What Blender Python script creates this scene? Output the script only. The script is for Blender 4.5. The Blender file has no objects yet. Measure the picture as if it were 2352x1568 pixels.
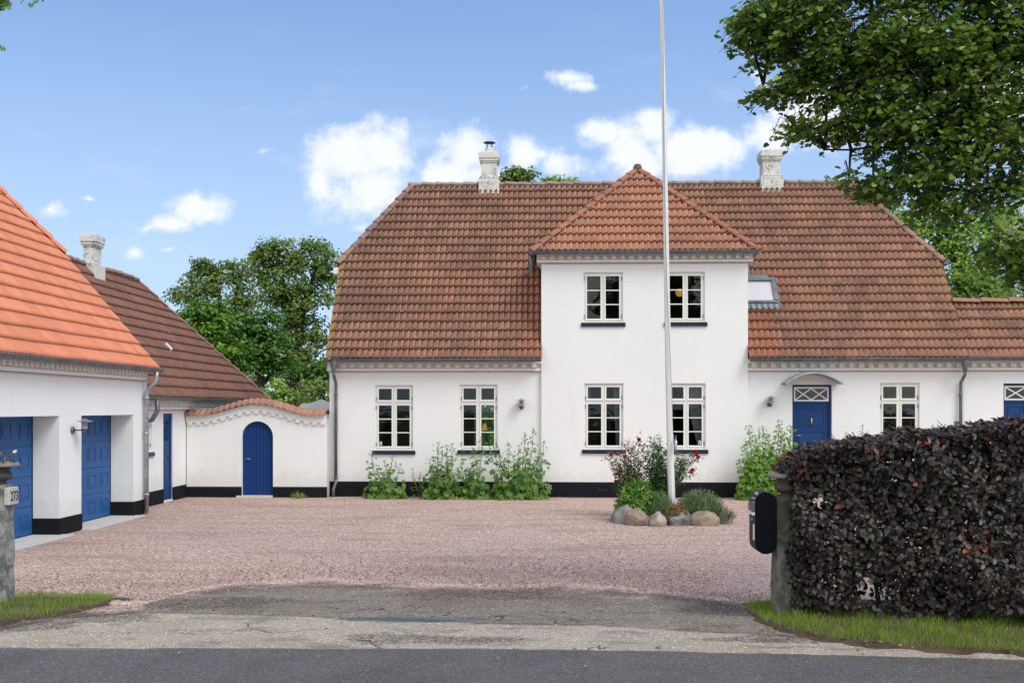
import bpy, bmesh, math, random
import numpy as np
from mathutils import Vector, Matrix
R = math.radians
scene = bpy.context.scene
COL = scene.collection
# ------------------------------------------------------------------ camera
TH = R(1.74); F = 2500.0; HC = 2.25; CU, HV = 1176.0, 938.0
cam_d = bpy.data.cameras.new('camera'); cam = bpy.data.objects.new('camera', cam_d); COL.objects.link(cam)
cam.location = (0, 0, HC); cam.rotation_euler = (R(90), 0, TH)
cam_d.sensor_width = 36; cam_d.lens = 36*F/2352; cam_d.shift_y = (HV-784)/2352
cam_d.clip_start = .1; cam_d.clip_end = 3000
scene.camera = cam
scene.view_settings.view_transform = 'Standard'; scene.view_settings.look = 'None'
scene.view_settings.gamma = 1; scene.view_settings.exposure = 0.37
def ray(u, v):
    xc = (u-CU)/F; zc = -(v-HV)/F
    return (-math.sin(TH)+xc*math.cos(TH), math.cos(TH)+xc*math.sin(TH), zc)
def atY(u, v, Y):
    d = ray(u, v); k = Y/d[1]; return Vector((d[0]*k, Y, HC+d[2]*k))
def atX(u, v, X):
    d = ray(u, v); k = X/d[0]; return Vector((X, d[1]*k, HC+d[2]*k))
def gnd(u, v, z=0.0):
    d = ray(u, v); k = (z-HC)/d[2]; return Vector((d[0]*k, d[1]*k, z))
# ------------------------------------------------------------------ node helpers
class NT:
    def __init__(s, tree): s.t = tree; s.n = tree.nodes; s.l = tree.links
    def add(s, typ, **kw):
        n = s.n.new(typ)
        for k, v in kw.items():
            if k.startswith('i_'):
                key = k[2:]
                key = int(key) if key.isdigit() else key.replace('_', ' ')
                n.inputs[key].default_value = v
            else: setattr(n, k, v)
        return n
    def link(s, a, b): s.l.new(a, b)
    def math(s, op, a, b=None, c=None, clamp=False):
        n = s.n.new('ShaderNodeMath'); n.operation = op; n.use_clamp = clamp
        for i, x in enumerate((a, b, c)):
            if x is None: continue
            if isinstance(x, (int, float)): n.inputs[i].default_value = x
            else: s.l.new(x, n.inputs[i])
        return n.outputs[0]
    def mix(s, fac, a, b, typ='MIX'):
        n = s.n.new('ShaderNodeMix'); n.data_type = 'RGBA'; n.blend_type = typ
        for i, x in ((0, fac), (6, a), (7, b)):
            if isinstance(x, (int, float)): n.inputs[i].default_value = x
            elif isinstance(x, tuple): n.inputs[i].default_value = (*x[:3], 1)
            else: s.l.new(x, n.inputs[i])
        return n.outputs[2]
    def noise(s, vec, scale, detail=3, rough=.55, out=0, dist=0.0):
        n = s.n.new('ShaderNodeTexNoise'); n.inputs['Scale'].default_value = scale
        n.inputs['Detail'].default_value = detail; n.inputs['Roughness'].default_value = rough
        n.inputs['Distortion'].default_value = dist
        if vec is not None: s.l.new(vec, n.inputs['Vector'])
        return n.outputs[out]
    def ramp(s, fac, lo, hi, a=0.0, b=1.0):
        n = s.n.new('ShaderNodeMapRange'); n.interpolation_type = 'SMOOTHSTEP'
        n.inputs[1].default_value = lo; n.inputs[2].default_value = hi
        n.inputs[3].default_value = a; n.inputs[4].default_value = b
        s.l.new(fac, n.inputs[0]); return n.outputs[0]
    def attr(s, name, out='Fac'):
        n = s.n.new('ShaderNodeAttribute'); n.attribute_name = name; return n.outputs[out]
    def pos(s, scale=None):
        g = s.n.new('ShaderNodeNewGeometry').outputs['Position']
        if scale is None: return g
        m = s.n.new('ShaderNodeMapping'); m.inputs['Scale'].default_value = scale
        s.l.new(g, m.inputs[0]); return m.outputs[0]
def newmat(name):
    m = bpy.data.materials.new(name); m.use_nodes = True
    t = NT(m.node_tree); b = m.node_tree.nodes['Principled BSDF']
    return m, t, b
def setc(t, b, c, rough=.6, spec=.5, metal=0):
    if isinstance(c, tuple): b.inputs['Base Color'].default_value = (*c, 1)
    else: t.link(c, b.inputs['Base Color'])
    b.inputs['Roughness'].default_value = rough
    b.inputs['Specular IOR Level'].default_value = spec
    b.inputs['Metallic'].default_value = metal
def bump(t, b, h, strength=.3, dist=.02):
    n = t.add('ShaderNodeBump'); n.inputs['Strength'].default_value = strength
    n.inputs['Distance'].default_value = dist; t.link(h, n.inputs['Height']); t.link(n.outputs[0], b.inputs['Normal'])
# ------------------------------------------------------------------ world / sky
SUN = Vector((.50, -.44, .74)).normalized()
w = bpy.data.worlds.new("World"); scene.world = w; w.use_nodes = True
W = NT(w.node_tree); bg = w.node_tree.nodes['Background']
sky = W.add('ShaderNodeTexSky', sky_type='NISHITA'); sky.sun_disc = False
sky.sun_elevation = math.asin(SUN.z); sky.sun_rotation = math.atan2(SUN.x, SUN.y)
sky.air_density = 1.0; sky.dust_density = .6; sky.ozone_density = 2.2
tc = W.add('ShaderNodeTexCoord').outputs['Generated']
sx = W.add('ShaderNodeSeparateXYZ'); W.link(tc, sx.inputs[0])
X_, Y_, Z_ = sx.outputs
ysafe = W.math('MAXIMUM', Y_, .05)
px = W.math('DIVIDE', X_, ysafe); pz = W.math('DIVIDE', Z_, ysafe)
cp = W.add('ShaderNodeCombineXYZ'); W.link(px, cp.inputs[0]); W.link(pz, cp.inputs[1])
n1 = W.noise(cp.outputs[0], 20, 8, .66); n2 = W.noise(cp.outputs[0], 55, 4, .6)
fieldn = W.math('ADD', W.math('MULTIPLY', W.math('SUBTRACT', n1, .5), 1.9), W.math('MULTIPLY', W.math('SUBTRACT', n2, .5), .55))
CL = [(800,355,75,58,1),(885,345,62,62,1),(850,425,95,62,.95),(735,415,38,36,.8),(840,470,60,34,.55),(1068,345,46,52,1),(1035,400,62,38,.95),(1120,395,60,34,.85),
      (1195,345,42,38,.9),(1240,345,26,14,.5),(1290,376,58,32,.8),(1385,310,48,24,1),(1450,335,62,52,1),(1505,285,36,36,1),
      (1480,375,70,32,.8),(1605,340,74,42,1),(1580,385,60,28,.7),(1765,310,60,40,.95),(1850,270,72,54,1),(1930,300,60,40,.7),(1880,330,70,22,.6),
      (1305,190,52,22,.62),(1330,208,36,14,.6),(1205,212,22,12,.35),(1735,190,30,60,.36),(1730,160,34,18,.42),
      (455,480,62,30,.95),(390,508,70,20,.85),(490,500,36,26,.8),(330,516,36,9,.5),(120,482,36,24,.72),(200,455,20,10,.35),(318,574,32,20,.62),(385,573,36,12,.4),
      (600,355,26,12,.36),(828,515,26,16,.34),(1180,430,300,18,.35),(2330,180,60,70,1),(2290,235,60,60,.9),(2080,130,50,30,.8),(250,508,14,6,.25)]
dn = W.n.new('ShaderNodeTexNoise'); dn.inputs['Scale'].default_value = 13; dn.inputs['Detail'].default_value = 5; W.link(cp.outputs[0], dn.inputs['Vector']); dsp = W.add('ShaderNodeSeparateColor'); W.link(dn.outputs['Color'], dsp.inputs[0])
px = W.math('ADD', px, W.math('MULTIPLY', W.math('SUBTRACT', dsp.outputs[0], .5), .045)); pz = W.math('ADD', pz, W.math('MULTIPLY', W.math('SUBTRACT', dsp.outputs[1], .5), .030))
acc = None
for (u, v, rx, ry, k) in CL:
    d = ray(u, v); cx_, cz_ = d[0]/d[1], d[2]/d[1]
    a = W.math('MULTIPLY', W.math('SUBTRACT', px, cx_), F/(rx*1.32)); b_ = W.math('MULTIPLY', W.math('SUBTRACT', pz, cz_), F/(ry*1.32))
    r2 = W.math('ADD', W.math('MULTIPLY', a, a), W.math('MULTIPLY', b_, b_))
    f = W.math('SUBTRACT', k, W.math('SQRT', r2))
    acc = f if acc is None else W.math('SMOOTH_MAX', acc, f, .35)
dens = W.math('ADD', acc, W.math('MULTIPLY', fieldn, 1.15))
front = W.math('GREATER_THAN', Y_, .06)
wm = W.add('ShaderNodeMapping'); wm.inputs['Scale'].default_value = (5, 16, 1); wm.inputs['Rotation'].default_value = (0, 0, .25); W.link(cp.outputs[0], wm.inputs[0])
wisp = W.math('MULTIPLY', W.math('MULTIPLY', W.ramp(W.noise(wm.outputs[0], 1.0, 7, .6), .50, .80), W.ramp(W.math('ABSOLUTE', W.math('SUBTRACT', pz, .235)), .02, .15, 1, 0)), .55)
dens = W.math('SUBTRACT', W.math('ADD', dens, 5), 5)
mask = W.math('MULTIPLY', W.math('MAXIMUM', W.ramp(dens, -.24, .48), wisp), front)
# unseen bright clouds added behind the camera to lift and soften the facade light
n3 = W.noise(tc, 2.6, 5, .6)
back = W.math('MULTIPLY', W.ramp(n3, .34, .56), W.ramp(W.math('SUBTRACT', W.math('MULTIPLY', Z_, .25), Y_), -.02, .25))
back = W.math('MULTIPLY', back, W.math('GREATER_THAN', Z_, 0.0))
allm = W.math('MAXIMUM', mask, W.math('MULTIPLY', back, .9))
hsv = W.add('ShaderNodeHueSaturation'); hsv.inputs['Saturation'].default_value = 1.07; hsv.inputs['Value'].default_value = 1.72
sv = W.add('ShaderNodeCombineXYZ'); W.link(X_, sv.inputs[0]); W.link(Y_, sv.inputs[1]); W.link(W.math('ADD', W.math('MULTIPLY', W.math('MAXIMUM', Z_, 0.0), 1.5), .09), sv.inputs[2]); W.link(sv.outputs[0], sky.inputs['Vector'])
W.link(sky.outputs[0], hsv.inputs['Color'])
shade = W.ramp(W.math('ADD', dens, W.math('MULTIPLY', n1, .3)), .1, .9, 0, 1)
ccol = W.mix(shade, (4.7, 5.35, 6.3), (5.8, 5.95, 6.15))
ccol = W.mix(back, ccol, (10.4, 10.2, 9.9))
skyc = W.mix(W.ramp(Z_, .02, .42, .75, .06), hsv.outputs[0], (3.35, 4.15, 5.25))
W.link(W.mix(allm, skyc, ccol), bg.inputs['Color'])
bg.inputs['Strength'].default_value = .13
# ------------------------------------------------------------------ sun
sd = bpy.data.lights.new('sun', 'SUN'); sd.energy = 1.55; sd.angle = R(26); sd.color = (1, .98, .94)
so = bpy.data.objects.new('sun', sd); COL.objects.link(so); so.rotation_euler = SUN.to_track_quat('Z', 'Y').to_euler()
so.location = (20, 10, 30)

# ------------------------------------------------------------------ object helpers
WO = {}
def tag(o, label=None, cat=None, group=None, kind=None):
    if label: o['label'] = label
    if cat: o['category'] = cat
    if group: o['group'] = group
    if kind: o['kind'] = kind
    return o
def thing(name, label, cat, loc=(0, 0, 0), group=None):
    o = bpy.data.objects.new(name, None); COL.objects.link(o); o.location = loc
    o.empty_display_size = .2; WO[o.name] = Vector(loc); return tag(o, label, cat, group)
def link(name, me, mats, parent=None):
    o = bpy.data.objects.new(name, me); COL.objects.link(o)
    for m in (mats if isinstance(mats, (list, tuple)) else [mats]): me.materials.append(m)
    if parent is not None:
        o.parent = parent; o.location = -WO.get(parent.name, Vector((0, 0, 0)))
    WO[o.name] = Vector((0, 0, 0)); return o
class MB:
    def __init__(s, T=None): s.v = []; s.f = []; s.T = T; s.sm = []; s.mi = []; s.cur = 0
    def add(s, verts, faces, smooth=False):
        k = len(s.v)
        for p in verts:
            p = Vector(p); s.v.append(s.T @ p if s.T is not None else p)
        for f in faces: s.f.append([i+k for i in f]); s.sm.append(smooth); s.mi.append(s.cur)
    def box(s, x0, x1, y0, y1, z0, z1):
        s.add([(x0,y0,z0),(x1,y0,z0),(x1,y1,z0),(x0,y1,z0),(x0,y0,z1),(x1,y0,z1),(x1,y1,z1),(x0,y1,z1)],
              [(0,3,2,1),(4,5,6,7),(0,1,5,4),(1,2,6,5),(2,3,7,6),(3,0,4,7)]); return s
    def bar(s, a, b, w, d, up=(0, -1, 0)):
        a = Vector(a); b = Vector(b); t = (b-a).normalized(); u = Vector(up); sd_ = t.cross(u).normalized(); u = sd_.cross(t).normalized()
        pts = []
        for p in (a, b):
            for (i, j) in ((-1,-1),(1,-1),(1,1),(-1,1)): pts.append(p+sd_*(i*w/2)+u*(j*d/2))
        s.add(pts, [(0,1,2,3),(7,6,5,4),(0,4,5,1),(1,5,6,2),(2,6,7,3),(3,7,4,0)]); return s
    def tube(s, pts, rad, seg=10, cap=True, smooth=True):
        pts = [Vector(p) for p in pts]; n = len(pts)
        if isinstance(rad, (int, float)): rad = [rad]*n
        vs = []; prev = None
        for i, p in enumerate(pts):
            t = (pts[min(i+1, n-1)]-pts[max(i-1, 0)]).normalized()
            if prev is None:
                a = Vector((1, 0, 0)) if abs(t.x) < .9 else Vector((0, 1, 0)); prev = (a-t*a.dot(t)).normalized()
            else: prev = (prev-t*prev.dot(t)).normalized()
            q = t.cross(prev)
            for k in range(seg):
                an = 2*math.pi*k/seg; vs.append(p+(prev*math.cos(an)+q*math.sin(an))*rad[i])
        fs = []
        for i in range(n-1):
            for k in range(seg):
                k2 = (k+1) % seg; fs.append((i*seg+k, i*seg+k2, (i+1)*seg+k2, (i+1)*seg+k))
        s.add(vs, fs, smooth)
        if cap:
            k = len(s.v)-len(vs)
            s.f.append([k+i for i in range(seg-1, -1, -1)]); s.sm.append(False); s.mi.append(s.cur)
            s.f.append([k+(n-1)*seg+i for i in range(seg)]); s.sm.append(False); s.mi.append(s.cur)
        return s
    def lathe(s, prof, c, seg=24, smooth=True, sq=0):
        c = Vector(c); vs = []; fs = []
        for (r, z) in prof:
            for k in range(seg):
                a = 2*math.pi*k/seg; vs.append(c+Vector((r*math.cos(a), r*math.sin(a), z)))
        for i in range(len(prof)-1):
            for k in range(seg):
                k2 = (k+1) % seg; fs.append((i*seg+k, i*seg+k2, (i+1)*seg+k2, (i+1)*seg+k))
        s.add(vs, fs, smooth); return s
    def prism(s, poly, d0, d1, axis='y'):
        """poly: 2-D points (a,b); extruded along axis from d0 to d1"""
        def P(p, d): return {'y': (p[0], d, p[1]), 'x': (d, p[0], p[1]), 'z': (p[0], p[1], d)}[axis]
        n = len(poly); s.add([P(p, d0) for p in poly]+[P(p, d1) for p in poly],
            [tuple(range(n)), tuple(range(2*n-1, n-1, -1))]+[(i, i+n, (i+1) % n+n, (i+1) % n) for i in range(n)]); return s
    def build(s, name, mats, parent=None, fix=True):
        me = bpy.data.meshes.new(name); me.from_pydata([tuple(v) for v in s.v], [], s.f)
        me.polygons.foreach_set('use_smooth', s.sm); me.polygons.foreach_set('material_index', s.mi)
        if fix:
            bm = bmesh.new(); bm.from_mesh(me); bmesh.ops.recalc_face_normals(bm, faces=bm.faces[:]); bm.to_mesh(me); bm.free()
        me.update(); return link(name, me, mats, parent)
def build_split(mb, name, mat, parent):
    v = mb.v; groups = []; par = list(range(len(v)))
    def fd(i):
        while par[i] != i: par[i] = par[par[i]]; i = par[i]
        return i
    for f in mb.f:
        for i in f[1:]: par[fd(i)] = fd(f[0])
    gs = {}
    for f, sm, mi in zip(mb.f, mb.sm, mb.mi): gs.setdefault(fd(f[0]), []).append((f, sm, mi))
    last = None
    for k in sorted(gs):
        q = MB(); idx = {}
        for f, sm, mi in gs[k]:
            ff = []
            for i in f:
                if i not in idx: idx[i] = len(q.v); q.v.append(v[i])
                ff.append(idx[i])
            q.f.append(ff); q.sm.append(sm); q.mi.append(mi)
        last = q.build(name, mat, parent)
    return last
# ------------------------------------------------------------------ materials
def m_plaster(name, base=(.785, .79, .77), dirt=.09):
    m, t, b = newmat(name); p = t.pos()
    big = t.noise(p, .7, 5, .6); mid = t.noise(p, 6, 5, .65); fine = t.noise(p, 45, 3, .6)
    c = t.mix(t.math('MULTIPLY', t.ramp(big, .35, .75), dirt*3), base, tuple(x*.86 for x in base))
    st = t.noise(t.pos((3.5, 3.5, .35)), 1.0, 5, .65)
    c = t.mix(t.math('MULTIPLY', t.ramp(st, .56, .8), .25), c, (.60, .57, .52))
    sp = t.noise(p, 2.2, 6, .75)
    c = t.mix(t.math('MULTIPLY', t.ramp(sp, .62, .72), .35), c, (.64, .62, .57))
    sz = t.add('ShaderNodeSeparateXYZ'); t.link(p, sz.inputs[0])
    low = t.math('SUBTRACT', sz.outputs[2], t.math('MULTIPLY', mid, .9))
    c = t.mix(t.math('MULTIPLY', t.ramp(low, -.1, .35, 1, 0), .32), c, (.55, .50, .43))
    setc(t, b, c, .9, .2)
    wav = t.noise(t.pos((1.0, 1.0, 6.0)), 3.0, 4, .6)
    h = t.math('ADD', t.math('MULTIPLY', wav, .8), t.math('ADD', t.math('MULTIPLY', mid, .7), t.math('MULTIPLY', fine, .35)))
    bump(t, b, h, .32, .012); return m
def m_paint(name, col, rough=.45, wear=.0, spec=.25, var=.12):
    m, t, b = newmat(name); p = t.pos()
    n = t.noise(p, 5, 5, .6); c = t.mix(t.math('MULTIPLY', n, var*2), col, tuple(x*.7 for x in col))
    if wear: c = t.mix(t.math('MULTIPLY', t.ramp(t.noise(p, 18, 6, .7), .6, .7), wear), c, (.32, .33, .34))
    setc(t, b, c, rough, spec); bump(t, b, t.noise(p, 60, 3), .12, .004); return m
def m_metal(name, col=(.22, .24, .26), rough=.5, metal=.6):
    m, t, b = newmat(name); p = t.pos()
    n = t.noise(p, 4, 6, .65); c = t.mix(t.ramp(n, .35, .7), col, tuple(x*1.55 for x in col))
    n2 = t.noise(t.pos((30, 30, 2)), 1, 4); c = t.mix(t.math('MULTIPLY', t.ramp(n2, .55, .8), .35), c, (.42, .43, .43))
    setc(t, b, c, rough, .5, metal); return m
def m_tile(name, ca, cb, dark, dk=.45, speck=.5, lichen=.5, orange=None, grit=True, moss=.0, wside=False):
    m, t, b = newmat(name); p = t.pos(); tint = t.attr('tint')
    c = t.mix(tint, ca, cb)
    if orange is not None:
        om = t.attr('fresh'); c = t.mix(om, c, orange)
    g = t.noise(p, 0.55, 5, .6); g2 = t.noise(p, 3.2, 6, .7)
    dm = t.ramp(t.math('ADD', t.math('MULTIPLY', g, .6), t.math('MULTIPLY', g2, .4)), .44, .68)
    c = t.mix(t.math('MULTIPLY', dm, dk), c, dark)
    low = t.attr('low')         # darker towards the lower lip of every course
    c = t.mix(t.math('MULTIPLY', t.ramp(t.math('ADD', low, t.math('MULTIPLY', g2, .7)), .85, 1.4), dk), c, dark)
    c = t.mix(t.math('MULTIPLY', t.math('MULTIPLY', t.attr('valley'), t.ramp(g2, .1, .5)), min(1, dk*1.6)), c, dark)  # dirt and crease shade of the roll troughs, both put into the colour
    fine = t.noise(p, 38, 4, .75)
    c = t.mix(t.math('MULTIPLY', t.ramp(fine, .50, .66), speck), c, tuple(min(1, x*1.9+.05) for x in ca))
    c = t.mix(t.math('MULTIPLY', t.ramp(t.noise(p, 31, 4, .75), .52, .68), speck), c, dark)
    if lichen:
        vr = t.add('ShaderNodeTexVoronoi'); vr.inputs['Scale'].default_value = 4.0; t.link(p, vr.inputs['Vector'])
        rr = t.math('ADD', vr.outputs['Distance'], t.math('MULTIPLY', t.noise(p, 24, 3), .22))
        sel = t.add('ShaderNodeSeparateColor'); t.link(vr.outputs['Color'], sel.inputs[0])
        spot = t.math('MULTIPLY', t.ramp(rr, .165, .19, 1, 0), t.math('GREATER_THAN', sel.outputs[0], .72))
        c = t.mix(t.math('MULTIPLY', spot, lichen), c, (.62, .60, .55))
    if moss:
        ed = t.attr('edge'); mm = t.math('MULTIPLY', ed, t.ramp(t.noise(p, 9, 5, .7), .42, .55))
        c = t.mix(t.math('MULTIPLY', mm, moss), c, (.34, .235, .05))
    setc(t, b, c, .85, .25); bump(t, b, fine, .5, .006); return m
M = {}
M['wall'] = m_plaster('white_plaster')
M['wall_g'] = m_plaster('cream_plaster', (.80, .80, .775), .05)
M['trim'] = m_plaster('cornice_plaster', (.80, .775, .73), .03)
M['plinth'] = m_paint('black_plinth', (.011, .012, .015), .85, .03, .12)
M['line'] = m_paint('brown_line', (.33, .24, .2), .8)
M['frame'] = m_paint('window_paint', (.80, .79, .74), .4, .02, .4, .04)
M['sill'] = m_paint('sill_paint', (.018, .022, .042), .35)
M['blue'] = m_paint('door_blue', (.013, .056, .185), .5, .06, .2, .3)
M['blue2'] = m_paint('garage_blue', (.026, .110, .30), .5, .04, .25, .35)
M['blue3'] = m_paint('gate_blue', (.010, .044, .175), .6, .05, .15, .3)
M['zinc'] = m_metal('zinc', (.13, .145, .16)); M['zincl'] = m_metal('zinc_light', (.30, .33, .36), .4)
M['lead'] = m_metal('lead_flashing', (.10, .11, .125), .5, .4)
M['lamp'] = m_metal('galvanised', (.30, .33, .36), .35, .7); M['lampd'] = m_metal('dark_galvanised', (.10, .11, .12), .45, .5)
M['brass'] = m_metal('brass', (.45, .33, .14), .35, .9)
M['iron'] = m_metal('hinge_steel', (.16, .17, .18), .45, .6)
M['concrete'] = m_plaster('pale_concrete', (.60, .59, .56), .12)
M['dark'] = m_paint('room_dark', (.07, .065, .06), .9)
M['mortar'] = m_paint('mortar', (.11, .10, .09), .95, 0, .2)
TA, TB, TD = (.365, .176, .108), (.24, .118, .075), (.072, .050, .038)
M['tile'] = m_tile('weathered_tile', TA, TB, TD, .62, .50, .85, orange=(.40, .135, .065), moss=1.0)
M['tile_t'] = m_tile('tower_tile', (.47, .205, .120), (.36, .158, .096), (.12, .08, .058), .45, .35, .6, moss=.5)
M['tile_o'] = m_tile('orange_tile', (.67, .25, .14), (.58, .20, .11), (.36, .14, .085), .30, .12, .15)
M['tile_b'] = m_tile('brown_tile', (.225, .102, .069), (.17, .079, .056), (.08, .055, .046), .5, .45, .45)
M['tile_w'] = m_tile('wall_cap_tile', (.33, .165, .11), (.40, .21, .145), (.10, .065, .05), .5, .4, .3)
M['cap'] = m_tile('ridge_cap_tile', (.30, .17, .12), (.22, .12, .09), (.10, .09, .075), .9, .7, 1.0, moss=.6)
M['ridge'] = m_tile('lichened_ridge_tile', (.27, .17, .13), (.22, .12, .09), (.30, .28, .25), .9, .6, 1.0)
def m_glass():
    m, t, b = newmat('window_glass'); t.n.remove(b); o = t.n['Material Output']
    tr = t.add('ShaderNodeBsdfTransparent'); tr.inputs[0].default_value = (.62, .66, .64, 1)
    gl = t.add('ShaderNodeBsdfGlossy'); gl.inputs['Roughness'].default_value = .02; gl.inputs[0].default_value = (.8, .85, .85, 1)
    bp = t.add('ShaderNodeBump'); bp.inputs['Strength'].default_value = .12; bp.inputs['Distance'].default_value = .02
    t.link(t.noise(t.pos(), 3.5, 2), bp.inputs['Height']); t.link(bp.outputs[0], gl.inputs['Normal'])
    mx = t.add('ShaderNodeMixShader'); mx.inputs[0].default_value = .05
    t.link(tr.outputs[0], mx.inputs[1]); t.link(gl.outputs[0], mx.inputs[2]); t.link(mx.outputs[0], o.inputs[0]); return m
M['glass'] = m_glass()
def m_chimney(amount=.5):
    m, t, b = newmat('stained_chimney'); p = t.pos()
    n = t.noise(p, 5, 8, .75); n2 = t.noise(p, 26, 5, .7); big = t.noise(p, 1.3, 3)
    f = t.math('MULTIPLY', t.ramp(t.math('ADD', t.math('MULTIPLY', n, .5), t.math('MULTIPLY', n2, .5)), .485, .59), t.ramp(big, .38, .58))
    c = t.mix(t.math('MULTIPLY', f, .85), (.66, .65, .60), (.10, .095, .08))
    c = t.mix(t.math('MULTIPLY', t.ramp(t.noise(p, 3, 4), .55, .75), .35), c, (.50, .42, .28))
    setc(t, b, c, .95, .2); bump(t, b, n2, .5, .01); return m
M['chim'] = m_chimney()
def m_leaf(name, ca, cb, cc=None, rough=.45, trans=.35, spec=.4, tcol=None):
    m, t, b = newmat(name); o = t.n['Material Output']; tint = t.attr('tint')
    cr = t.add('ShaderNodeValToRGB'); t.link(tint, cr.inputs[0]); e = cr.color_ramp.elements
    e[0].position = 0; e[0].color = (*ca, 1); e[1].position = .88 if cc else 1; e[1].color = (*cb, 1)
    if cc: x = cr.color_ramp.elements.new(.97); x.color = (*cc, 1)
    c = cr.outputs[0]
    setc(t, b, c, rough, spec)
    tl = t.add('ShaderNodeBsdfTranslucent')
    if tcol: tl.inputs[0].default_value = (*tcol, 1)
    else: t.link(c, tl.inputs[0])
    mx = t.add('ShaderNodeMixShader'); mx.inputs[0].default_value = trans
    t.link(b.outputs[0], mx.inputs[1]); t.link(tl.outputs[0], mx.inputs[2]); t.link(mx.outputs[0], o.inputs[0]); return m
def m_bark(name, c1=(.09, .075, .06), c2=(.16, .14, .12)):
    m, t, b = newmat(name); n = t.noise(t.pos((6, 6, 1.2)), 3, 6, .7)
    setc(t, b, t.mix(t.ramp(n, .35, .65), c1, c2), .95, .2); bump(t, b, n, .8, .03); return m
M['bark'] = m_bark('bark'); M['barkd'] = m_bark('dark_bark', (.035, .03, .025), (.07, .06, .05))
M['twig'] = m_bark('twig', (.10, .075, .045), (.16, .12, .07)); M['stemg'] = m_paint('green_stem', (.10, .17, .04), .6)

# ------------------------------------------------------------------ leaf clouds
def tmpl_heart():
    v = [(0,0,0),(0,.5,.03),(0,1,-.06),(-.28,-.1,.05),(-.5,.22,.09),(-.38,.62,.05),(.28,-.1,.05),(.5,.22,.09),(.38,.62,.05)]
    f = [(0,1,4,3),(1,2,5,4),(0,6,7,1),(1,7,8,2)]; return v, f
def tmpl_ovate():
    v = [(0,0,0),(0,.5,0),(0,1,-.08),(-.30,.28,.10),(-.27,.68,.06),(.30,.28,.10),(.27,.68,.06)]
    f = [(0,1,4,3),(1,2,4),(0,5,6,1),(1,6,2)]; return v, f
def tmpl_lobed():
    v = [(0,.35,0)]; rad = [.35,.52,.30,.55,.36,.62,.36,.55,.30,.52,.35]; n = len(rad)
    for i, r in enumerate(rad):
        a = R(-60+300*i/(n-1)-90+0); a = R(-150-0)+R(300)*(i/(n-1))+R(90)-R(0)
        v.append((r*math.sin(a-R(90)), .35+r*math.cos(a-R(90)), .07*math.cos(i*math.pi)))
    f = [(0,i,i+1) for i in range(1, n)]; return v, f
def tmpl_rhomb(): return [(0,0,0),(-.42,.5,.10),(0,1,-.05),(.42,.5,.10)], [(0,3,2),(0,2,1)]
def tmpl_long(): return [(0,0,0),(-.11,.35,.03),(-.08,.75,-.04),(0,1,-.14),(.08,.75,-.04),(.11,.35,.03)], [(0,5,4,3,2,1)]
def tmpl_blade(): return [(-.03,0,0),(.03,0,0),(.022,.55,.06),(-.022,.55,.06),(0,1,.25)], [(0,1,2,3),(3,2,4)]
TM = {k: globals()['tmpl_'+k]() for k in ('heart','ovate','lobed','rhomb','long','blade')}
def norm(a): return a/np.maximum(np.linalg.norm(a, axis=1, keepdims=True), 1e-9)
def leaves(name, mat, parent, kind, P, N, Tp, size, tint, smooth=False):
    """P positions, N leaf normals, Tp tip directions"""
    P = np.asarray(P, float); N = norm(np.asarray(N, float)); Tp = np.asarray(Tp, float)
    Tp = norm(Tp-N*np.sum(Tp*N, axis=1, keepdims=True)); S = np.cross(Tp, N)
    tv, tf = TM[kind]; tv = np.array(tv); n = len(P); m = len(tv)
    size = np.asarray(size).reshape(n, 1, 1)
    V = P[:, None, :]+size*(tv[None, :, 0:1]*S[:, None, :]+tv[None, :, 1:2]*Tp[:, None, :]+tv[None, :, 2:3]*N[:, None, :])
    me = bpy.data.meshes.new(name); me.vertices.add(n*m); me.vertices.foreach_set('co', V.astype(np.float32).ravel())
    flat = np.array([i for f in tf for i in f]); lens = np.array([len(f) for f in tf]); L = len(flat)
    idx = (flat[None, :]+(np.arange(n)*m)[:, None]).ravel()
    me.loops.add(n*L); me.loops.foreach_set('vertex_index', idx.astype(np.int32))
    me.polygons.add(n*len(tf)); st = np.concatenate([[0], np.cumsum(lens)[:-1]])
    me.polygons.foreach_set('loop_start', (st[None, :]+(np.arange(n)*L)[:, None]).ravel().astype(np.int32))
    me.polygons.foreach_set('loop_total', np.tile(lens, n).astype(np.int32))
    me.update(calc_edges=True)
    at = me.attributes.new('tint', 'FLOAT', 'POINT'); at.data.foreach_set('value', np.repeat(np.asarray(tint, np.float32), m))
    me.validate(); return link(name, me, mat, parent)
def rs(seed): return np.random.RandomState(seed)
def rdir(rg, n): return norm(rg.normal(size=(n, 3)))

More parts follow.
